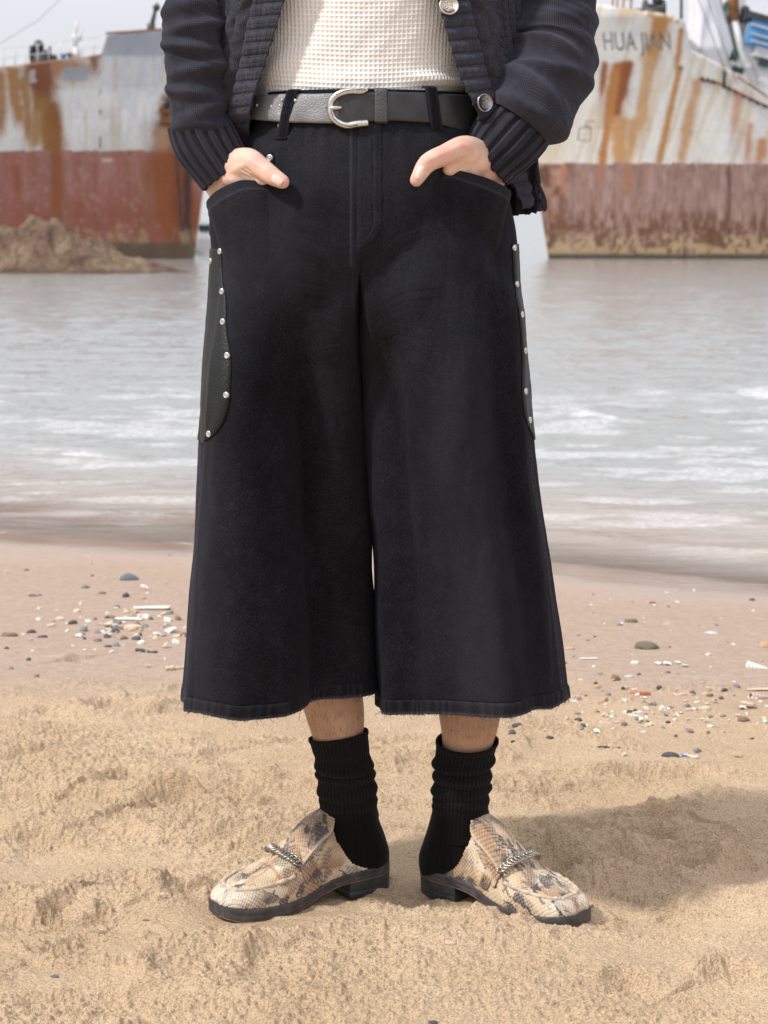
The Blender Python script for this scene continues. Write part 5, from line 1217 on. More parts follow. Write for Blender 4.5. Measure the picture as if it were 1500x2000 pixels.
# small coin pocket with one rivet above the hand, and a seam
o, _ = poly_patch('coin_pocket', [(509, 306), (516, 318), (528, 327)], [(536, 297), (539, 308), (538, 322)], 30, 14, M_DENIM, .003, .002, shorts); rivet(531, 309, o, .0048, .0055)
h, n = belt_pt(549, 246, .0); mb = MB(); mb.ball(tuple(h + n * .002), .004, 8); mb.build('rivet', M_RIVET, shorts)
# stitched seam rising from the pocket to the loop on both sides
def seam(pts, w_=9, off=.0012):
    P = strip_on(pts, w_, off, 7, n=50, puff=.0008); f = np.zeros(P.shape[:2]); f[:, 1] = .45; f[:, 5] = .45; f[::3] *= .3
    for k in range(4): P[1:-1] = .5 * P[1:-1] + .25 * (P[:-2] + P[2:])
    o = grid('stitched_seam', P, M_DENIM, shorts, cols={'fade_lit': f.ravel()}, uvs=np.stack([P[..., 0], P[..., 2]], -1)); solid(o, .0014, -1); return o
seam([(552, 276), (549, 296), (542, 312), (536, 324)]); seam([(846, 264), (849, 280), (851, 296)])
# frayed threads on the hems
def fringe(P, side):
    mb = MB(); row = P[-1]; rng = np.random.default_rng(side + 5); n = len(row)
    for k in range(1500):
        i = int(rng.integers(0, n)); p = row[i] * 1.0; q = row[(i + 1) % n]; f = rng.random(); p = p * (1 - f) + q * f; front = p[1] < .03
        if not front and rng.random() < .6: continue
        L = rng.uniform(.0012, .0034) if rng.random() < .985 else rng.uniform(.006, .012)
        d = np.array([rng.normal(0, .6), rng.normal(0, .5), -1.0]); d /= np.linalg.norm(d); c = np.array([rng.normal(0, .5), rng.normal(0, .4), rng.normal(0, .3)])
        t = np.linspace(0, 1, 4)[:, None]; mb.tube(p + np.array([0, 0, .001]) + d * t * L + c * t * t * L * .7, .00030, 3, cap=False)
    o = mb.build('frayed_hem', M_FRAY, shorts); return o
M_FRAY = plain('frayed_denim_thread', (.085, .09, .11), .95)
fringe(PL, 0); fringe(PR, 1)
# ---------------------------------------------------------------- socks
M_SOCK = None
t = NT('black_sock'); n = t.noise(900, 3, .6); s_ = t.attr('rib', True)
t.set(Base_Color=t.mix(s_, (.0045, .0042, .0042), (.0105, .0100, .0100)), Roughness=.95, Specular_IOR_Level=.1, Sheen_Weight=.06, Normal=t.bump(n, .4, .0006)); M_SOCK = t.m
def sock(rows, yaw, folds, seed, label):
    """rows: py, px centre, half width px, depth y, forward stretch (m), back"""
    rows = np.array(rows, float); py = np.linspace(rows[0, 0], rows[-1, 0], 420); nu = 300
    cx = spl(rows[:, 0], rows[:, 1], py); hw = spl(rows[:, 0], rows[:, 2], py); yy = spl(rows[:, 0], rows[:, 3], py); fw = spl(rows[:, 0], rows[:, 4], py)
    a = np.linspace(0, 2*np.pi, nu, endpoint=False)[None, :]
    X = XW(cx, yy)[:, None]; Z = ZW(py, yy)[:, None]; R = (hw * (yy - CAMY) / F)[:, None]
    d = np.zeros((len(py), nu)); PY = py[:, None]
    for c0, amp, w, tilt, ph in folds: d += amp * gau(PY - c0 - tilt * np.cos(a - ph), 0, w) * (.75 + .25 * np.cos(2 * (a - ph)))
    rib = np.cos(a * 46); keep = 1 - sst(1555, 1600, PY); d += .0006 * rib * keep + .002 * (fbm(np.cos(a) * 2 + 5, np.sin(a) * 2 + PY / 40, seed, 3) - .5)
    d += .0014 * gau(PY, rows[0, 0] + 3, 5)
    c, s = np.cos(a), np.sin(a); f = np.array([math.cos(yaw), math.sin(yaw)]); g = np.array([-f[1], f[0]])
    # a: 0 forward along the foot, pi heel
    lf = (R + d) * c + np.maximum(c, 0) * fw[:, None]; ls = (R + d) * s * (1 - .12 * np.maximum(c, 0) * (fw[:, None] > .02))
    P = np.stack([X + f[0] * lf + g[0] * ls, yy[:, None] + f[1] * lf + g[1] * ls, Z + .006 * np.sin(a * 1 + 1) * sst(1450, 1430, PY) * 0 + 0 * a], -1)
    # slanted top opening
    P[..., 2] += .006 * (1 - sst(rows[0, 0], rows[0, 0] + 70, PY)) * np.cos(a - 2.2)
    o = grid('sock', P, M_SOCK, person, wrap=True, cols={'rib': (sst(-.5, .5, rib) * (.3 + .7 * keep) + 0 * PY).ravel()}); solid(o, .0016, -1)
    o['label'] = label
YAW_L, YAW_R = math.pi + math.radians(33), -math.radians(40)      # the way each toe points
sock([(1434, 661, 54, .030, 0), (1475, 668, 52, .032, 0), (1520, 676, 53, .036, 0), (1560, 681, 51, .040, .002), (1600, 689, 49, .046, .008), (1635, 700, 50, .052, .024), (1662, 707, 50, .058, .045), (1690, 709, 45, .062, .075), (1705, 709, 40, .062, .08)], YAW_L,
     [(1495, .0045, 7, 3, 1), (1512, .0038, 6, -2, 2), (1540, .0035, 9, 4, 0), (1475, -.002, 6, 3, 1), (1504, -.003, 3, 2, 1), (1522, -.002, 4, 3, 2), (1562, .0026, 6, 5, 1), (1553, -.002, 4, 5, 1), (1582, .0018, 6, 9, 2)], 701, 'slouched black ribbed sock on the leg left in the picture')
sock([(1446, 913, 57, .018, 0), (1490, 905, 53, .020, 0), (1530, 902, 52, .022, 0), (1570, 899, 50, .026, .002), (1610, 890, 50, .030, .010), (1645, 880, 51, .036, .028), (1675, 870, 50, .042, .05), (1700, 868, 46, .046, .075), (1715, 868, 42, .046, .08)], YAW_R,
     [(1488, .0046, 7, -3, 1), (1516, .0050, 7, 3, 2), (1540, .0042, 7, -4, 1), (1562, .0036, 8, 3, 2), (1502, -.004, 4, -2, 1), (1529, -.003, 3, 2, 1), (1551, -.003, 3, -3, 1), (1580, .002, 6, 6, 1)], 711, 'slouched black ribbed sock on the leg right in the picture')
# ---------------------------------------------------------------- snakeskin mules
def snake_mat():
    t = NT('snakeskin_leather'); c = t.attr('skin'); n = t.noise(300, 4, .6); n2 = t.noise(45, 4, .6)
    c = t.mix(.35, c, t.ramp(n, [(.3, (.7, .68, .66)), (.7, (1.18, 1.18, 1.18))]), 'MULTIPLY'); c = t.mix(t.ramp(n2, [(.55, (0, 0, 0)), (.85, (.35, .35, .35))]), c, (.62, .55, .46))
    t.set(Base_Color=c, Roughness=.48, Specular_IOR_Level=.4, Normal=t.bump(n, .35, .0006)); return t.m
M_SNAKE = snake_mat()
M_SOLE = plain('scuffed_dark_sole', (.055, .052, .054), .50, var=.5, scale=60, bump=.4, bscale=350)
M_HEEL = plain('stacked_dark_heel', (.030, .034, .036), .45, var=.45, scale=40, bump=.3, bscale=250)
M_INSOLE = plain('tan_leather_lining', (.50, .33, .19), .6, var=.2, scale=50)
M_WELT = plain('worn_tan_edge', (.17, .09, .05), .7, var=.4, scale=80)
M_CHAIN = metal('antique_chain_metal', (.47, .43, .37), .38, .45)
def skin_colour(u, v, seed, cream=0.0):
    """snake scales and blotches. u, v in metres on the leather"""
    k = 1 / .0047; p = (u + .85 * v) * k; q = (u - .85 * v) * k; wob = .35 * (fbm(u * 70, v * 70, seed, 2) - .5)
    fp = np.abs((p + wob) - np.floor(p + wob) - .5) * 2; fq = np.abs((q - wob) - np.floor(q - wob) - .5) * 2
    edge = np.maximum(fp, fq); line = sst(.62, .86, edge)
    b1 = fbm(u * 66 + seed, v * 92, seed + 3, 4); b2 = fbm(u * 16 + 7, v * 50, seed + 5, 3); b3 = fbm(u * 42, v * 42, seed + 8, 3)
    base = np.zeros(u.shape + (3,)) + np.array((.60, .46, .31)); base = blend(base, (.45, .28, .17), sst(.40, .60, b2) * .9); base = blend(base, (.70, .60, .46), sst(.52, .68, b3) * .8)
    c = blend(base, (.15, .075, .05), line * (.95 - .45 * cream) * sst(.40, .56, b2 + .02))
    dk = sst(.515, .55, b1); core = (1 - line); c = blend(c, (.060, .058, .068), dk * (.30 + .70 * np.where(fbm(u * 45, v * 45, seed + 11, 2) > .47, line, core)) * 1.0)
    c = blend(c, (.62, .48, .31), sst(.60, .66, fbm(u * 24 + 3, v * 60 + 9, seed + 13, 3)) * .85 * cream)
    h = .0005 * (1 - line)
    return np.clip(c, 0, 1), h
def shoe(name, H, yaw, L, mirror, seed, label):
    """x runs from the heel to the toe, +y is the side towards the other foot"""
    root = bpy.data.objects.new(name, None); COL.objects.link(root); root.parent = person; root['label'] = label
    f = Vector((math.cos(yaw), math.sin(yaw), 0)); g = Vector((0, 0, 1)).cross(f) * mirror
    M = np.array([[f.x, g.x, 0], [f.y, g.y, 0], [0, 0, 1]]); H = np.array(H)
    def tw(P): return np.asarray(P, float) @ M.T + H
    xk = np.array([0, .015, .05, .12, .22, .35, .48, .60, .70, .80, .88, .94, .975, .992, 1.0])
    wm = np.array([.006, .016, .025, .031, .0325, .031, .034, .041, .0455, .0450, .0405, .034, .026, .018, .010]) * 1.0
    wl_ = np.array([.006, .016, .025, .031, .034, .036, .0405, .0460, .0490, .0475, .0410, .032, .025, .018, .010]) * 1.0
    zt = lambda x: spl([0, .25, .40, .52, .62, .70, .85, 1], [.0345, .0335, .0290, .0210, .0180, .0172, .0178, .0215], x)
    zb = lambda x: spl([0, .28, .40, .52, .60, .70, .85, .93, 1], [.0215, .0205, .0165, .0085, .0040, .0015, .0015, .0030, .0075], x)
    mid = lambda x: spl([0, .4, .7, 1], [0, .001, .004, .006], x)
    WM = lambda x: .95 * spl(xk, wm, x); WL = lambda x: .95 * spl(xk, wl_, x)
    def both(lo, hi, n): return lo + (hi - lo) * (1 - np.cos(np.linspace(0, np.pi, n))) / 2
    # sole: closed ring per layer
    def outline(xs, grow=0.0):
        a = np.stack([xs * L, mid(xs) + WM(xs) + grow], 1); b = np.stack([xs * L, mid(xs) - WL(xs) - grow], 1)[::-1]; return np.concatenate([a, b]), np.concatenate([xs, xs[::-1]])
    xs = both(0, 1, 120)
    O, X = outline(xs, .0030); O[:, 0] = (O[:, 0] - L / 2) * (1 + .006 / L) + L / 2
    lay = []
    for k, (sc, zf) in enumerate(((0, 1), (.985, 1), (1, .94), (1, .55), (.992, .50), (1, .45), (1, .06), (.985, 0), (0, 0))):
        z = zb(X) + (zt(X) - zb(X)) * zf; c = np.array([L / 2, .0]); cc = np.stack([O[:, 0], mid(X)], 1)
        q = cc + (O - cc) * (sc if sc else 0.0); lay.append(np.column_stack([q, z]))
    P = np.array(lay); 
    def tri(name_, P, mat, smooth=True):
        return mesh_obj(name_, tw(P.reshape(-1, 3)), gridq(P.shape[0], P.shape[1], True)[:, ::(1 if mirror > 0 else -1)], mat, root, smooth)
    sole = tri('sole', P, M_SOLE); m = sole.modifiers.new('b', 'EDGE_SPLIT'); m.split_angle = .9
    xs2 = both(0, .285, 60); O2, X2 = outline(xs2, .0030); O2[:, 0] -= .003 * (1 - X2 / .285); lay = []
    for sc, z in ((0, .0225), (.99, .0225), (1.0, .0215), (.985, .012), (.985, .0085), (.975, .0080), (.985, .0075), (.98, .0005), (.95, -.0015), (0, -.0015)):
        cc = np.stack([np.full(len(O2), .13 * L), mid(X2)], 1); q = cc + (O2 - cc) * sc; lay.append(np.column_stack([q, np.full(len(q), z) + (.0 if z < .02 else 0) + np.minimum(0, zb(X2) - .0205) * (z > .02)]))
    hl = tri('heel', np.array(lay), M_HEEL); m = hl.modifiers.new('b', 'EDGE_SPLIT'); m.split_angle = .9
    # worn lighter rim under the front sole
    lay = []
    for sc, dz in ((.99, .0012), (1.004, .0010), (1.004, -.0002), (.98, -.0006)):
        cc = np.stack([O[:, 0], mid(X)], 1); q = cc + (O - cc) * sc; lay.append(np.column_stack([q, zb(X) + dz]))
    tri('sole_rim', np.array(lay), M_WELT)
    # insole
    O3, X3 = outline(both(.004, .6, 60), -.0008); lay = []
    for sc, dz in ((0, .0036), (.8, .0034), (.97, .0030), (1, .0012), (1, 0)):
        cc = np.stack([O3[:, 0], mid(X3)], 1); q = cc + (O3 - cc) * sc; lay.append(np.column_stack([q, zt(X3) + dz]))
    tri('insole', np.array(lay), M_INSOLE)
    # upper
    top = lambda x: spl([.0, .10, .20, .30, .40, .50, .58, .66, .74, .82, .89, .945, .98, 1.0], [.060, .064, .080, .094, .102, .0915, .0755, .0615, .0520, .0448, .0400, .0358, .0305, .0245], x)
    lim = lambda x: spl([0, .06, .14, .22, .30, .38, .44, .475], [.10, .14, .26, .42, .58, .74, .90, 1.0], x)     # how far up the sides the leather reaches
    def up(x, a):
        """a: 0 inner edge of the sole .. pi outer edge"""
        h = top(x) - zt(x); c, s = np.cos(a), np.sin(a); w = np.where(c > 0, WM(x), WL(x)) + .0005
        pw = spl([0, .5, .7, .9, 1], [.85, .85, .72, .62, .6], x); pz = spl([0, .4, .6, .8, 1], [1.15, 1.1, .92, .72, .62], x)
        y = mid(x) + w * np.sign(c) * np.abs(c) ** pw; z = zt(x) + h * np.abs(s) ** pz
        return np.stack([x * L + 0 * a, y, z], -1)
    xs = np.concatenate([np.linspace(.0, .9, 330)[:-1], .9 + .1 * np.sin(np.linspace(0, np.pi / 2, 90))]); na = 320
    w = np.linspace(0, 1, na)[None, :]; Xg = xs[:, None] + 0 * w; l_ = lim(xs)[:, None] * np.pi / 2
    # each side spans 0..limit; past the opening both meet on top
    a = np.where(w <= .5, w * 2 * l_, np.pi - (1 - w) * 2 * l_); P = up(Xg, a)
    e = 1e-3; d1 = up(np.clip(Xg + e, 0, 1), a) - up(np.clip(Xg - e, 0, 1), a); d2 = up(Xg, a + e) - up(Xg, a - e); N = np.cross(d1, d2); N /= np.linalg.norm(N, axis=-1, keepdims=True) + 1e-9
    cen = np.stack([Xg * L, mid(Xg), zt(Xg)], -1); N *= np.sign(((P - cen) * N).sum(-1, keepdims=True) + 1e-9)
    sv = np.cumsum(np.linalg.norm(np.diff(P, axis=1, prepend=P[:, :1]), axis=-1), axis=1); sv = sv - sv[:, na // 2:na // 2 + 1]
    # apron seam: a U in (x, a)
    ax = lambda a_: .935 - .33 * np.clip(np.abs(a_ - np.pi / 2) / 1.02, 0, 1.2) ** 3.4
    inside = (Xg < ax(a)) & (Xg > .58)
    col, hh = skin_colour(Xg * L, sv + (.0 if mirror > 0 else .3), seed, np.where(inside, .8, .25))
    toe = sst(.80, .92, Xg) * (~inside); col = blend(col, (.66, .60, .52), toe * .62 * sst(.35, .6, fbm(Xg * 30, sv * 200, seed + 21, 3)))
    crs = .0012 * (fbm(Xg * 26, sv * 60, seed + 31, 3) - .5) + .0014 * gau(Xg, .70, .012) * -1 * gau(a, np.pi/2, .8) + .0010 * gau(Xg, .72, .01) * gau(a, np.pi/2, .8)
    near = np.exp(-np.abs(Xg - ax(a)) / .02)
    ins = inside * -.0014
    P = P + N * (hh + crs + ins)[..., None]
    P[-1, :, 2] = zt(np.array([1.0]))[0] - .001
    mask = ~((Xg < .476) & (np.abs(w - .5) < 1.01 / na))
    Q = gridq(len(xs), na); Xf = Xg.reshape(-1); wf = (w + 0 * Xg).reshape(-1)
    split = (Xf[Q].max(1) < .474) & (np.abs(wf[Q].mean(1) - .5) < .6 / na); Q = Q[~split]
    upr = mesh_obj('upper', tw(P.reshape(-1, 3)), Q[:, ::(1 if mirror > 0 else -1)], M_SNAKE, root, True, cols={'skin': col.reshape(-1, 3)}); solid(upr, .0022, 0)
    def on_up(x, a_, off):
        x = np.asarray(x, float); a_ = np.asarray(a_, float); p = up(x, a_); d1 = up(np.clip(x + e, 0, 1), a_) - up(np.clip(x - e, 0, 1), a_); d2 = up(x, a_ + e) - up(x, a_ - e); n = np.cross(d1, d2); n /= np.linalg.norm(n, axis=-1, keepdims=True) + 1e-9
        cc = np.stack([x * L, mid(x), zt(x)], -1); n *= np.sign(((p - cc) * n).sum(-1, keepdims=True) + 1e-9); return p + n * np.asarray(off)[..., None], n
    # rolled apron seam
    aa = np.linspace(np.pi / 2 - 1.0, np.pi / 2 + 1.0, 150); wv = .0010 * np.sin(aa * 55) + .0008 * np.sin(aa * 23 + seed)
    mb = MB(); p, _ = on_up(ax(aa) + wv * 2.0, aa, .0012 + .0006 * np.sin(aa * 60)); mb.tube(tw(p), .0029 + .0004 * np.sin(aa * 70), 8)
    p, _ = on_up(ax(aa) + .012 + wv, aa, np.full(150, .0008)); mb.tube(tw(p), .0017, 6); mb.build('apron_seam', plain('pale_rolled_leather', (.52, .43, .33), .7, var=.35, scale=150), root)
    # top edge binding of the open sides
    for sd in (0, 1):
        xx = np.linspace(.01, .47, 80); ll = lim(xx) * np.pi / 2; a_ = ll if sd == 0 else np.pi - ll; p, _ = on_up(xx, a_, np.full(80, .0002)); mb = MB(); mb.tube(tw(p), .0013, 6); mb.build('edge_binding', M_INSOLE, upr)
    # tongue
    s = np.linspace(0, 1, 130)[:, None]; tt = np.linspace(-1, 1, 110)[None, :]
    cx = spl([0, .3, .6, .85, 1], [.625, .53, .435, .370, .335], s[:, 0])[:, None]; cz = spl([0, .15, .3, .45, .6, .85, 1], [float(top(.625)) - .0075, float(top(.5775)) - .0040, float(top(.53)) - .0026, float(top(.4825)) - .0010, .1005, .1065, .1080], s[:, 0])[:, None]
    wd = .0315 * np.where(s < .72, 1 + .12 * s, (1 + .0864) * np.sqrt(np.clip(1 - np.clip((s - .72) / .282, 0, 1) ** 2.2, 0, 1))); yv = tt * wd
    P = np.stack([(cx + 0 * tt) * L + .10 * yv ** 2 / .03, yv + mid(cx), cz + .0035 - (27 - 14 * s) * yv ** 2 + .0012 * (fbm(s * 5, tt * 3, seed + 51, 3) - .5)], -1)
    col, hh = skin_colour((cx + 0 * tt) * L, yv + .5, seed + 60, .55 + 0 * P[..., 0]); rim = sst(.88, .97, np.maximum(np.abs(tt) + 0 * s, s + 0 * tt)); col = blend(col, (.58, .47, .34), rim * .7); P[..., 2] += hh
    tg = mesh_obj('tongue', tw(P.reshape(-1, 3)), gridq(130, 110)[:, ::(1 if mirror > 0 else -1)], M_SNAKE, root, True, cols={'skin': col.reshape(-1, 3)}); solid(tg, .0026, 0)
    # strap across, tabs and chain
    def band(x0, x1, a0, a1, wdt, off, nm, th=.0018):
        n = 60; m_ = 14; q = np.linspace(0, 1, n)[:, None]; r = np.linspace(-1, 1, m_)[None, :]; rr = r * wdt * np.where(q < .12, np.sqrt(np.clip(1 - ((.12 - q) / .12) ** 2, .05, 1)), 1)
        x = x0 + (x1 - x0) * q + rr / L; a_ = a0 + (a1 - a0) * q + 0 * r; p, _ = on_up(x, a_, off + .0006 * (1 - r ** 4) + 0 * q)
        c_, h_ = skin_colour(x * L, a_ * .04, seed + 80, .1 + 0 * x); c_ = blend(c_, (.50, .38, .25), sst(.8, .95, np.abs(r) + 0 * q) * .6)
        o = mesh_obj(nm, tw(p.reshape(-1, 3)), gridq(n, m_), M_SNAKE, root, True, cols={'skin': c_.reshape(-1, 3)}); solid(o, th, 0); return o
    for sg in (1, -1):
        A0 = .12 if sg > 0 else np.pi - .12; A1 = .64 if sg > 0 else np.pi - .64
        band(.475, .545, A0, A1, .0080, .0028, 'side_tab'); band(.555, .585, A1 - sg * .35, A1 + sg * .12, .0036, .0030, 'chain_holder')
    n = 14; q = np.linspace(0, 1, n); ac = .80 + (np.pi - 1.60) * q; xc = .600 + .032 * np.sin(np.pi * q); pc, nc = on_up(xc, ac, np.full(n, .0072)); tc_ = np.gradient(pc, axis=0); tc_ /= np.linalg.norm(tc_, axis=1)[:, None]
    mb = MB()
    for k in range(n):
        b = np.cross(nc[k], tc_[k]); tl = .75; d = tc_[k] * math.cos(tl) + b * math.sin(tl); e2 = np.cross(nc[k], d) * .92 + nc[k] * .40; e2 /= np.linalg.norm(e2)
        qq = np.linspace(0, 2*np.pi, 17); ring = pc[k] + .0064 * np.cos(qq)[:, None] * d + .0038 * np.sin(qq)[:, None] * e2 + nc[k] * .0010 * np.sin(2 * qq)[:, None]; mb.tube(tw(ring), .00125, 7, cap=False)
    mb.build('chain', M_CHAIN, root)
    return root
shoe('loafer_mule', (-.0015, .078, 0), YAW_L, .254, 1, 811, 'snakeskin mule with a chain on the foot left in the picture, pointing left')
shoe('loafer_mule', (.059, .063, 0), YAW_R, .248, -1, 857, 'snakeskin mule with a chain on the foot right in the picture, pointing right')
# ================================================================ STONES, SHELLS AND DRIFT ON THE SAND
def gp(px, py):
    z = 0.0
    for k in range(25):
        X, Y = wp(px, py, z); z = .5 * z + .5 * float(ground_at(X, Y))
    return Vector((X, Y, z))
def mk_stone(name, seed, mat, sx=1, sy=.7, sz=.5, rough=.35, n=14):
    t = np.linspace(-np.pi/2, np.pi/2, n); a = np.linspace(0, 2*np.pi, 2*n, endpoint=False); T, A = np.meshgrid(t, a, indexing='ij')
    D = np.stack([np.cos(T)*np.cos(A), np.cos(T)*np.sin(A), np.sin(T)], -1)
    r = 1 + rough * (fbm(D[..., 0]*1.4 + seed*3.1 + D[..., 2], D[..., 1]*1.4 - D[..., 2]*.7, seed, 4) - .5) * 2
    r = np.where(np.abs(T) > 1.57, r.mean(), r); P = D * r[..., None] * np.array([sx, sy, sz]) * .5
    return grid(name, P, mat, wrap=True)
def mk_razor(name, mat):
    u = np.linspace(0, 1, 26)[:, None]; v = np.linspace(-1, 1, 11)[None, :]; w = .11 * (1 - (2*u - 1)**8) ** .5 * (.75 + .35*u)
    P = np.stack([u - .5 + 0*v, v*w + .05*np.sin(u*3), .05*(1 - v*v) + .006*np.sin(u*40)], -1); o = grid(name, P, mat); return solid(o, .02, 0)
def mk_fan(name, mat):
    u = np.linspace(0, 1, 16)[:, None]; a = np.linspace(-1.05, 1.05, 45)[None, :]; rb = 1 + .035*np.cos(a*30)
    P = np.stack([u*np.sin(a)*.55*rb, u*np.cos(a)*.9*rb - .45, .26*np.sin(np.pi*u*.62)*np.cos(a)**.5*rb], -1); o = grid(name, P, mat); return solid(o, .03, 0)
def mk_whelk(name, mat):
    t = np.linspace(0, 1, 120); a = np.linspace(0, 2*np.pi, 20, endpoint=False)
    r = .20 * (1 - t) ** .9 * (1 + .18*np.abs(np.sin(t*np.pi*6))) + .004
    P = np.stack([np.repeat(t[:, None] - .5, 20, 1), r[:, None]*np.cos(a), r[:, None]*np.sin(a)*(1 + .1*np.sin(a))], -1); return grid(name, P, mat, wrap=True)
def mk_shard(name, seed, mat, sx=1., sy=.35, sz=.18):
    rng = np.random.default_rng(seed); n = 9; a = np.sort(rng.uniform(0, 2*np.pi, n)); rr = rng.uniform(.36, .52, n); q = np.stack([np.cos(a)*rr*sx, np.sin(a)*rr*sy*1.6], -1)
    lay = [np.column_stack([q*s, np.full(n, z)]) for s, z in ((0, -.5*sz), (.9, -.5*sz), (1, 0), (.92, .45*sz), (.7, .5*sz + .02), (0, .5*sz + .02))]; return grid(name, np.array(lay), mat, wrap=True, smooth=False)
def mk_stick(name, mat, r=.05, bend=.1, seed=0):
    u = np.linspace(0, 1, 18); mb = MB(); mb.tube(np.stack([u - .5, bend*np.sin(u*3 + seed), .02*np.sin(u*7)], -1), r*(.7 + .3*np.sin(np.pi*u))*(1 + .2*np.sin(u*23)), 8); return mb.build(name, mat)
C_ = lambda n, c, r=.6, **k: plain(n, c, r, var=.35, scale=90, bump=.4, bscale=260, **k)
MD = dict(white=C_('pale_shell', (.72, .68, .62)), cream=C_('cream_shell', (.62, .50, .36)), grey=C_('grey_stone', (.20, .21, .22)), dark=C_('dark_stone', (.07, .072, .075)), orange=C_('orange_shell', (.50, .34, .20)),
          brown=C_('brown_stone', (.22, .13, .075)), blue=C_('blue_grey_stone', (.12, .14, .155)), green=C_('olive_stone', (.15, .135, .085)), terra=C_('terracotta', (.46, .17, .085)), teal=C_('sea_glass', (.50, .62, .60), .3), pink=C_('pink_shell', (.60, .42, .36)), cobalt=C_('blue_plastic', (.09, .19, .52), .35), violet=C_('violet_shell', (.25, .19, .22)))
def lay(o, px, py, wpx, yaw=None, sink=.0, tilt=(0, 0), sc=(1, 1, 1)):
    p = gp(px, py); s = wpx * (p.y - CAMY) / F
    o.location = p + Vector((0, 0, s * sc[2] * .04 - sink)); o.scale = (s * sc[0], s * sc[1], s * sc[2])
    o.rotation_euler = (tilt[0], tilt[1], random.uniform(-.5, .5) if yaw is None else yaw); return o
def hero(kind, name, mat, px, py, wpx, label, cat, yaw=0.0, sc=(1, 1, 1), seed=1, tilt=(0, 0)):
    o = {'stone': lambda: mk_stone(name, seed, MD[mat]), 'razor': lambda: mk_razor(name, MD[mat]), 'fan': lambda: mk_fan(name, MD[mat]), 'whelk': lambda: mk_whelk(name, MD[mat]), 'shard': lambda: mk_shard(name, seed, MD[mat]), 'stick': lambda: mk_stick(name, MD[mat], seed=seed)}[kind]()
    lay(o, px, py, wpx, yaw, 0, tilt, sc); tag(o, label, cat); return o
hero('stone', 'pebble', 'blue', 252, 1133, 40, 'blue grey flat stone lying alone on the smooth damp sand at left', 'stone', .1, (1, .8, 1), 3)
hero('razor', 'shell', 'white', 297, 1191, 72, 'long white razor shell at the top of the debris heap at left', 'shell', .12)
hero('razor', 'shell', 'white', 252, 1212, 56, 'second white razor shell, inside the debris heap at left', 'shell', -.1)
hero('shard', 'shell', 'cream', 258, 1229, 40, 'broad cream shell piece in the middle of the debris heap at left', 'shell', .1, (1, 1.4, 1.4), 4)
hero('stick', 'driftwood', 'dark', 286, 1274, 50, 'dark driftwood stick at the bottom of the debris heap at left', 'driftwood', -.25, (1, 1, 1.3), 2)
hero('stick', 'driftwood', 'cream', 344, 1307, 40, 'pale broken stick beside the left hem of the shorts', 'driftwood', .1, (1, 2.2, 2.2), 4)
hero('shard', 'shell', 'orange', 276, 1170, 20, 'small orange shell above the debris heap at left', 'shell', 0, (1, 1.2, 1.6), 9)
hero('stone', 'pebble', 'dark', 213, 1225, 16, 'black pebble in the middle of the debris heap at left', 'stone', 0, (1, 1, 1), 7)
hero('stone', 'pebble', 'dark', 83, 1245, 16, 'black oblong pebble left of the debris heap', 'stone', 0, (1.2, 1, .9), 8)
hero('stone', 'pebble', 'brown', 18, 1242, 30, 'brown stone half sunk at the left edge', 'stone', .1, (1.2, 1, .8), 9)
hero('stone', 'pebble', 'green', 64, 1165, 16, 'small olive stone above the fragments at far left', 'stone', 0, (1, 1, 1), 10)
hero('stone', 'pebble', 'green', 1262, 1267, 46, 'olive green lumpy stone right of the shorts', 'stone', -.1, (1, .9, 1), 11)
hero('stone', 'pebble', 'green', 1232, 1215, 26, 'olive brown stone nearest the wet sand at right', 'stone', 0, (1, .9, .9), 12)
hero('stone', 'sea_glass', 'teal', 1389, 1237, 28, 'pale turquoise oval of sea glass on the damp sand at right', 'sea glass', 0, (1, .9, .45), 13)
hero('shard', 'pottery_shard', 'terra', 1255, 1357, 54, 'terracotta red pottery shard among shells at right', 'shard', .05, (1, .6, .9), 14)
hero('stick', 'twig', 'dark', 1190, 1462, 44, 'short black twig lying on the sand right of the shorts', 'twig', .03, (1, 1, 1), 1)
hero('stick', 'plastic_stick', 'white', 1346, 1480, 36, 'small white stick with a blue end on the sand at right', 'litter', -.35, (1, 1.6, 1.6), 0)
_st = S.objects[-1]
o = mk_stick('coloured_end', MD['cobalt'], .056, .0); o.parent = [q for q in S.objects if q.get('label', '').startswith('small white stick')][0]; o.scale = (.34, 1, 1); o.location = (-.33, .03, .004)
hero('stone', 'pebble', 'dark', 1310, 1478, 34, 'dark grey lump beside the blue and white stick', 'stone', 0, (1, .8, .9), 15)
hero('fan', 'shell', 'orange', 1440, 1478, 24, 'orange fan shell lying alone near the right edge', 'shell', .5)
hero('whelk', 'shell', 'white', 1482, 1306, 46, 'white spiral whelk shell at the right edge, upper one', 'shell', -.5, (1, 1, 1))
hero('whelk', 'shell', 'pink', 1488, 1364, 44, 'pale pink spiral whelk shell at the right edge, lower one', 'shell', .2, (1, 1, 1))
hero('razor', 'shell', 'cream', 1486, 1349, 52, 'cream razor shell between the two whelk shells', 'shell', .1)
hero('stone', 'pebble', 'orange', 1496, 1264, 26, 'round tan stone at the right edge above the whelk shells', 'stone', 0, (1, 1, 1.4), 16)
hero('stone', 'pebble', 'dark', 1010, 1420, 22, 'black round pebble nearest the right hem of the shorts', 'stone', 0, (1, 1, 1.2), 17)
hero('stone', 'pebble', 'blue', 1000, 1433, 15, 'dark blue grey upright pebble under the black round one', 'stone', .3, (1, 1, 2), 18)
hero('stone', 'pebble', 'dark', 1002, 1449, 9, 'tiny black pebble beside the sock right in the picture', 'stone', 0, (1, 1, 1.4), 19)
hero('stone', 'pebble', 'dark', 1074, 1442, 16, 'black pebble between the shorts and the black twig', 'stone', 0, (1, 1, 1.1), 20)
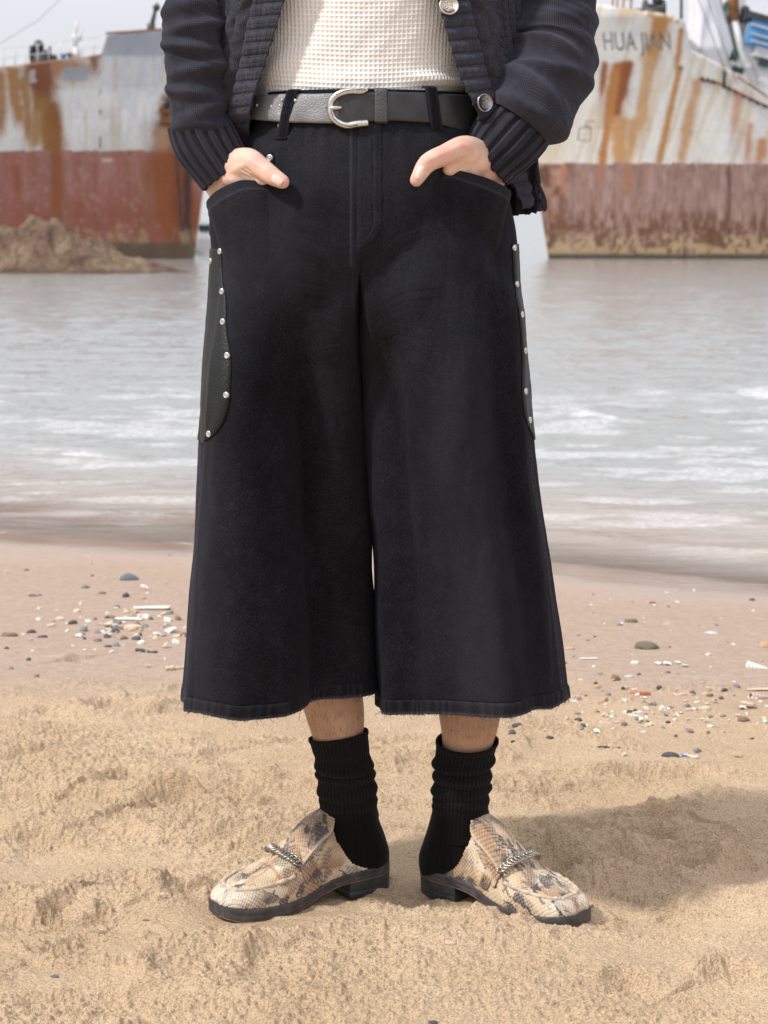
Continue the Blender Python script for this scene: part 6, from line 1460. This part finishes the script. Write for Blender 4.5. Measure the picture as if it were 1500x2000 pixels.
hero('fan', 'shell', 'violet', 1347, 1430, 20, 'purple grey mussel shell on bare sand at right', 'shell', 1.2)
hero('stone', 'pebble', 'brown', 1452, 1407, 22, 'brown stone below the cream shells near the right edge', 'stone', 0, (1, 1, 1), 21)
hero('stone', 'pebble', 'orange', 1113, 1268, 20, 'yellow stone beside the right side of the shorts', 'stone', 0, (1, 1, .9), 22)
hero('stone', 'pebble', 'orange', 1166, 1343, 16, 'small yellow stone left of the terracotta shard', 'stone', 0, (1, 1, 1.3), 23)
hero('shard', 'shell', 'teal', 1229, 1323, 20, 'pale bluish shell piece above the terracotta shard', 'shell', 0, (1, 1.4, 1.2), 24)
hero('fan', 'shell', 'white', 1292, 1408 - 16, 18, 'white standing fan shell in the strip of fragments at right', 'shell', .3, (1, 1, 2.4), tilt=(.8, 0))
for k, (px, py, w_) in enumerate(((1286, 1298, 16), (1304, 1299, 20), (1326, 1297, 18), (1338, 1302, 18))):
    hero('fan', 'shell', 'white', px, py, w_, 'white shell in the row of four above the terracotta shard', 'shell', .8 * k)['group'] = 'row of white shells'
hero('whelk', 'shell', 'cream', 1224, 1345, 26, 'small cream snail shell just left of the terracotta shard', 'shell', .9)
hero('shard', 'shell', 'cream', 1378, 1386, 30, 'cream flat shell beneath the whelk shells', 'shell', .2, (1, 1.2, 1.4), 26)
hero('fan', 'shell', 'cream', 1462, 1381, 36, 'large cream broken shell right of the flat one', 'shell', 2.0, (1, 1, 1))
hero('razor', 'shell', 'white', 1150, 1288, 36, 'white razor shell by the right side of the shorts', 'shell', .1)
hero('shard', 'shell', 'white', 1240, 1297, 20, 'white blunt shell above the bluish piece', 'shell', 0, (1, 1.4, 2), 28)
hero('shard', 'shell', 'white', 1303, 1220, 16, 'single white shell chip high on the damp sand at right', 'shell', 0, (1, 1.2, 1.4), 29)
hero('shard', 'shell', 'cream', 1332, 1358, 18, 'pinkish shell chip right of the terracotta shard', 'shell', 0, (1, 1.4, 1.6), 31)
hero('stone', 'pebble', 'blue', 107, 1908, 17, 'blue grey chip on the sand at lower left', 'stone', -.2, (1, .8, .8), 33)
hero('shard', 'pebble', 'brown', 284, 1798, 12, 'red brown flake on the sand left of the mule', 'stone', 0, (1, 1, 1.2), 34)
hero('stone', 'pebble', 'pink', 880, 1842, 24, 'pale pebble half buried in front of the shoes', 'stone', 0, (1, 1, .7), 35)
hero('shard', 'shell', 'white', 318, 1738, 10, 'tiny white shell chip in the clods beside the left toe', 'shell', 0, (1, 1, 2), 36)
hero('stone', 'pebble', 'dark', 846, 1998, 18, 'black pebble at the bottom edge', 'stone', 0, (1, 1, .8), 37)
# numerous small pieces, each an object of its own sharing a few meshes
protos = {}
def proto(kind, mat, k):
    key = (kind, mat, k)
    if key not in protos:
        nm = 'pebble' if kind == 'stone' else 'shell_fragment'
        protos[key] = (mk_stone(nm, 40 + k, MD[mat], n=8) if kind == 'stone' else mk_shard(nm, 60 + k, MD[mat], 1, .45, .25) if kind == 'shard' else mk_fan(nm, MD[mat])), True
    o, first = protos[key]
    if first: protos[key] = (o, False); return o
    c = o.copy(); COL.objects.link(c); return c
WORD = dict(white='white', cream='cream', grey='grey', dark='dark', orange='orange', brown='brown', pink='pink')
rng = np.random.default_rng(77)
def scatter(n, fx, fy, where, w0, w1, blur=1.0):
    for k in range(n):
        px, py = fx(), fy()
        m = rng.choice(['white', 'cream', 'grey', 'dark', 'orange', 'brown', 'pink'], p=[.33, .27, .11, .09, .05, .07, .08])
        kind = 'stone' if m in ('grey', 'dark', 'brown') else rng.choice(['shard', 'fan'], p=[.75, .25])
        o = proto(kind, m, int(rng.integers(0, 3))); w_ = rng.uniform(w0, w1) * (1.4 if rng.random() < .12 else 1)
        lay(o, px, py, w_, rng.uniform(0, 6.28), 0, (rng.normal(0, .2), rng.normal(0, .2)), (1, rng.uniform(.7, 1.2), rng.uniform(.8, 1.5)))
        nm = 'pebble' if kind == 'stone' else 'shell chip' if kind == 'shard' else 'scallop chip'
        tag(o, 'small %s %s %s' % (WORD[m], nm, where), 'stone' if kind == 'stone' else 'shell', '%s %ss %s' % (WORD[m], nm, where))
scatter(130, lambda: float(np.clip(rng.normal(235, 75), 60, 385)), lambda: float(rng.normal(1226, 25)), 'in the debris heap left of the shorts', 8, 22)
scatter(34, lambda: float(rng.uniform(0, 390)), lambda: float(rng.uniform(1075, 1330)), 'scattered around the debris heap at left', 5, 13)
scatter(50, lambda: float(rng.uniform(1090, 1500)), lambda: float(rng.uniform(1150, 1330)), 'on the smooth damp sand at right', 5, 12)
scatter(100, lambda: float(rng.uniform(1080, 1500)), lambda: float(rng.normal(1385, 34)), 'in the strip of fragments right of the shorts', 7, 18)
scatter(48, lambda: float(rng.normal(1260, 60)), lambda: float(rng.normal(1402, 12)), 'in the thick of the strip at right', 7, 17)
scatter(16, lambda: float(rng.uniform(600, 860)), lambda: float(rng.uniform(1385, 1500)), 'on the sand between and behind the legs', 4, 8)
# fine grit, too small to count
def grit():
    mb = MB(); R2 = np.random.default_rng(9)
    for k in range(2600):
        left = R2.random() < .42
        if left: px, py = R2.normal(225, 95), R2.normal(1228, 45)
        else: px, py = R2.uniform(1060, 1510), R2.normal(1385, 75)
        if not (-60 < px < 1560 and 1080 < py < 1560): continue
        X, Y = wp(px, py, 0); mb.V.append(np.zeros((0, 3))) if False else None
        PTS.append((px, py, R2.uniform(.0018, .0044) * (1 + .5 * (R2.random() < .2)), R2.integers(0, 4), R2.uniform(0, 6)))
PTS = []; grit()
px = np.array([p[0] for p in PTS]); py = np.array([p[1] for p in PTS]); z = np.zeros(len(px))
for k in range(12):
    X, Y = wp(px, py, z); z = .5 * z + .5 * ground_at(X, Y)
for ci, (mname, nm) in enumerate((('white', 'pale'), ('cream', 'cream'), ('dark', 'dark'), ('brown', 'brown'))):
    mb = MB()
    for i, p in enumerate(PTS):
        if p[3] != ci: continue
        r = p[2]; a = p[4]; c = np.array([X[i], Y[i], z[i] + r * .3]); q = np.array([[1, 0, 0], [0, 1, 0], [-1, 0, 0], [0, -1, 0], [0, 0, .8], [0, 0, -.8]]) * np.array([1, .7, .7]) * r
        R_ = np.array([[math.cos(a), -math.sin(a), 0], [math.sin(a), math.cos(a), 0], [0, 0, 1]]); mb.add(q @ R_.T + c, [[0, 1, 4, 4], [1, 2, 4, 4], [2, 3, 4, 4], [3, 0, 4, 4], [1, 0, 5, 5], [2, 1, 5, 5], [3, 2, 5, 5], [0, 3, 5, 5]])
    tag(mb.build('shell_grit', MD[mname], None, smooth=False), nm + ' shell grit sprinkled over the damp sand', 'grit', kind='stuff')
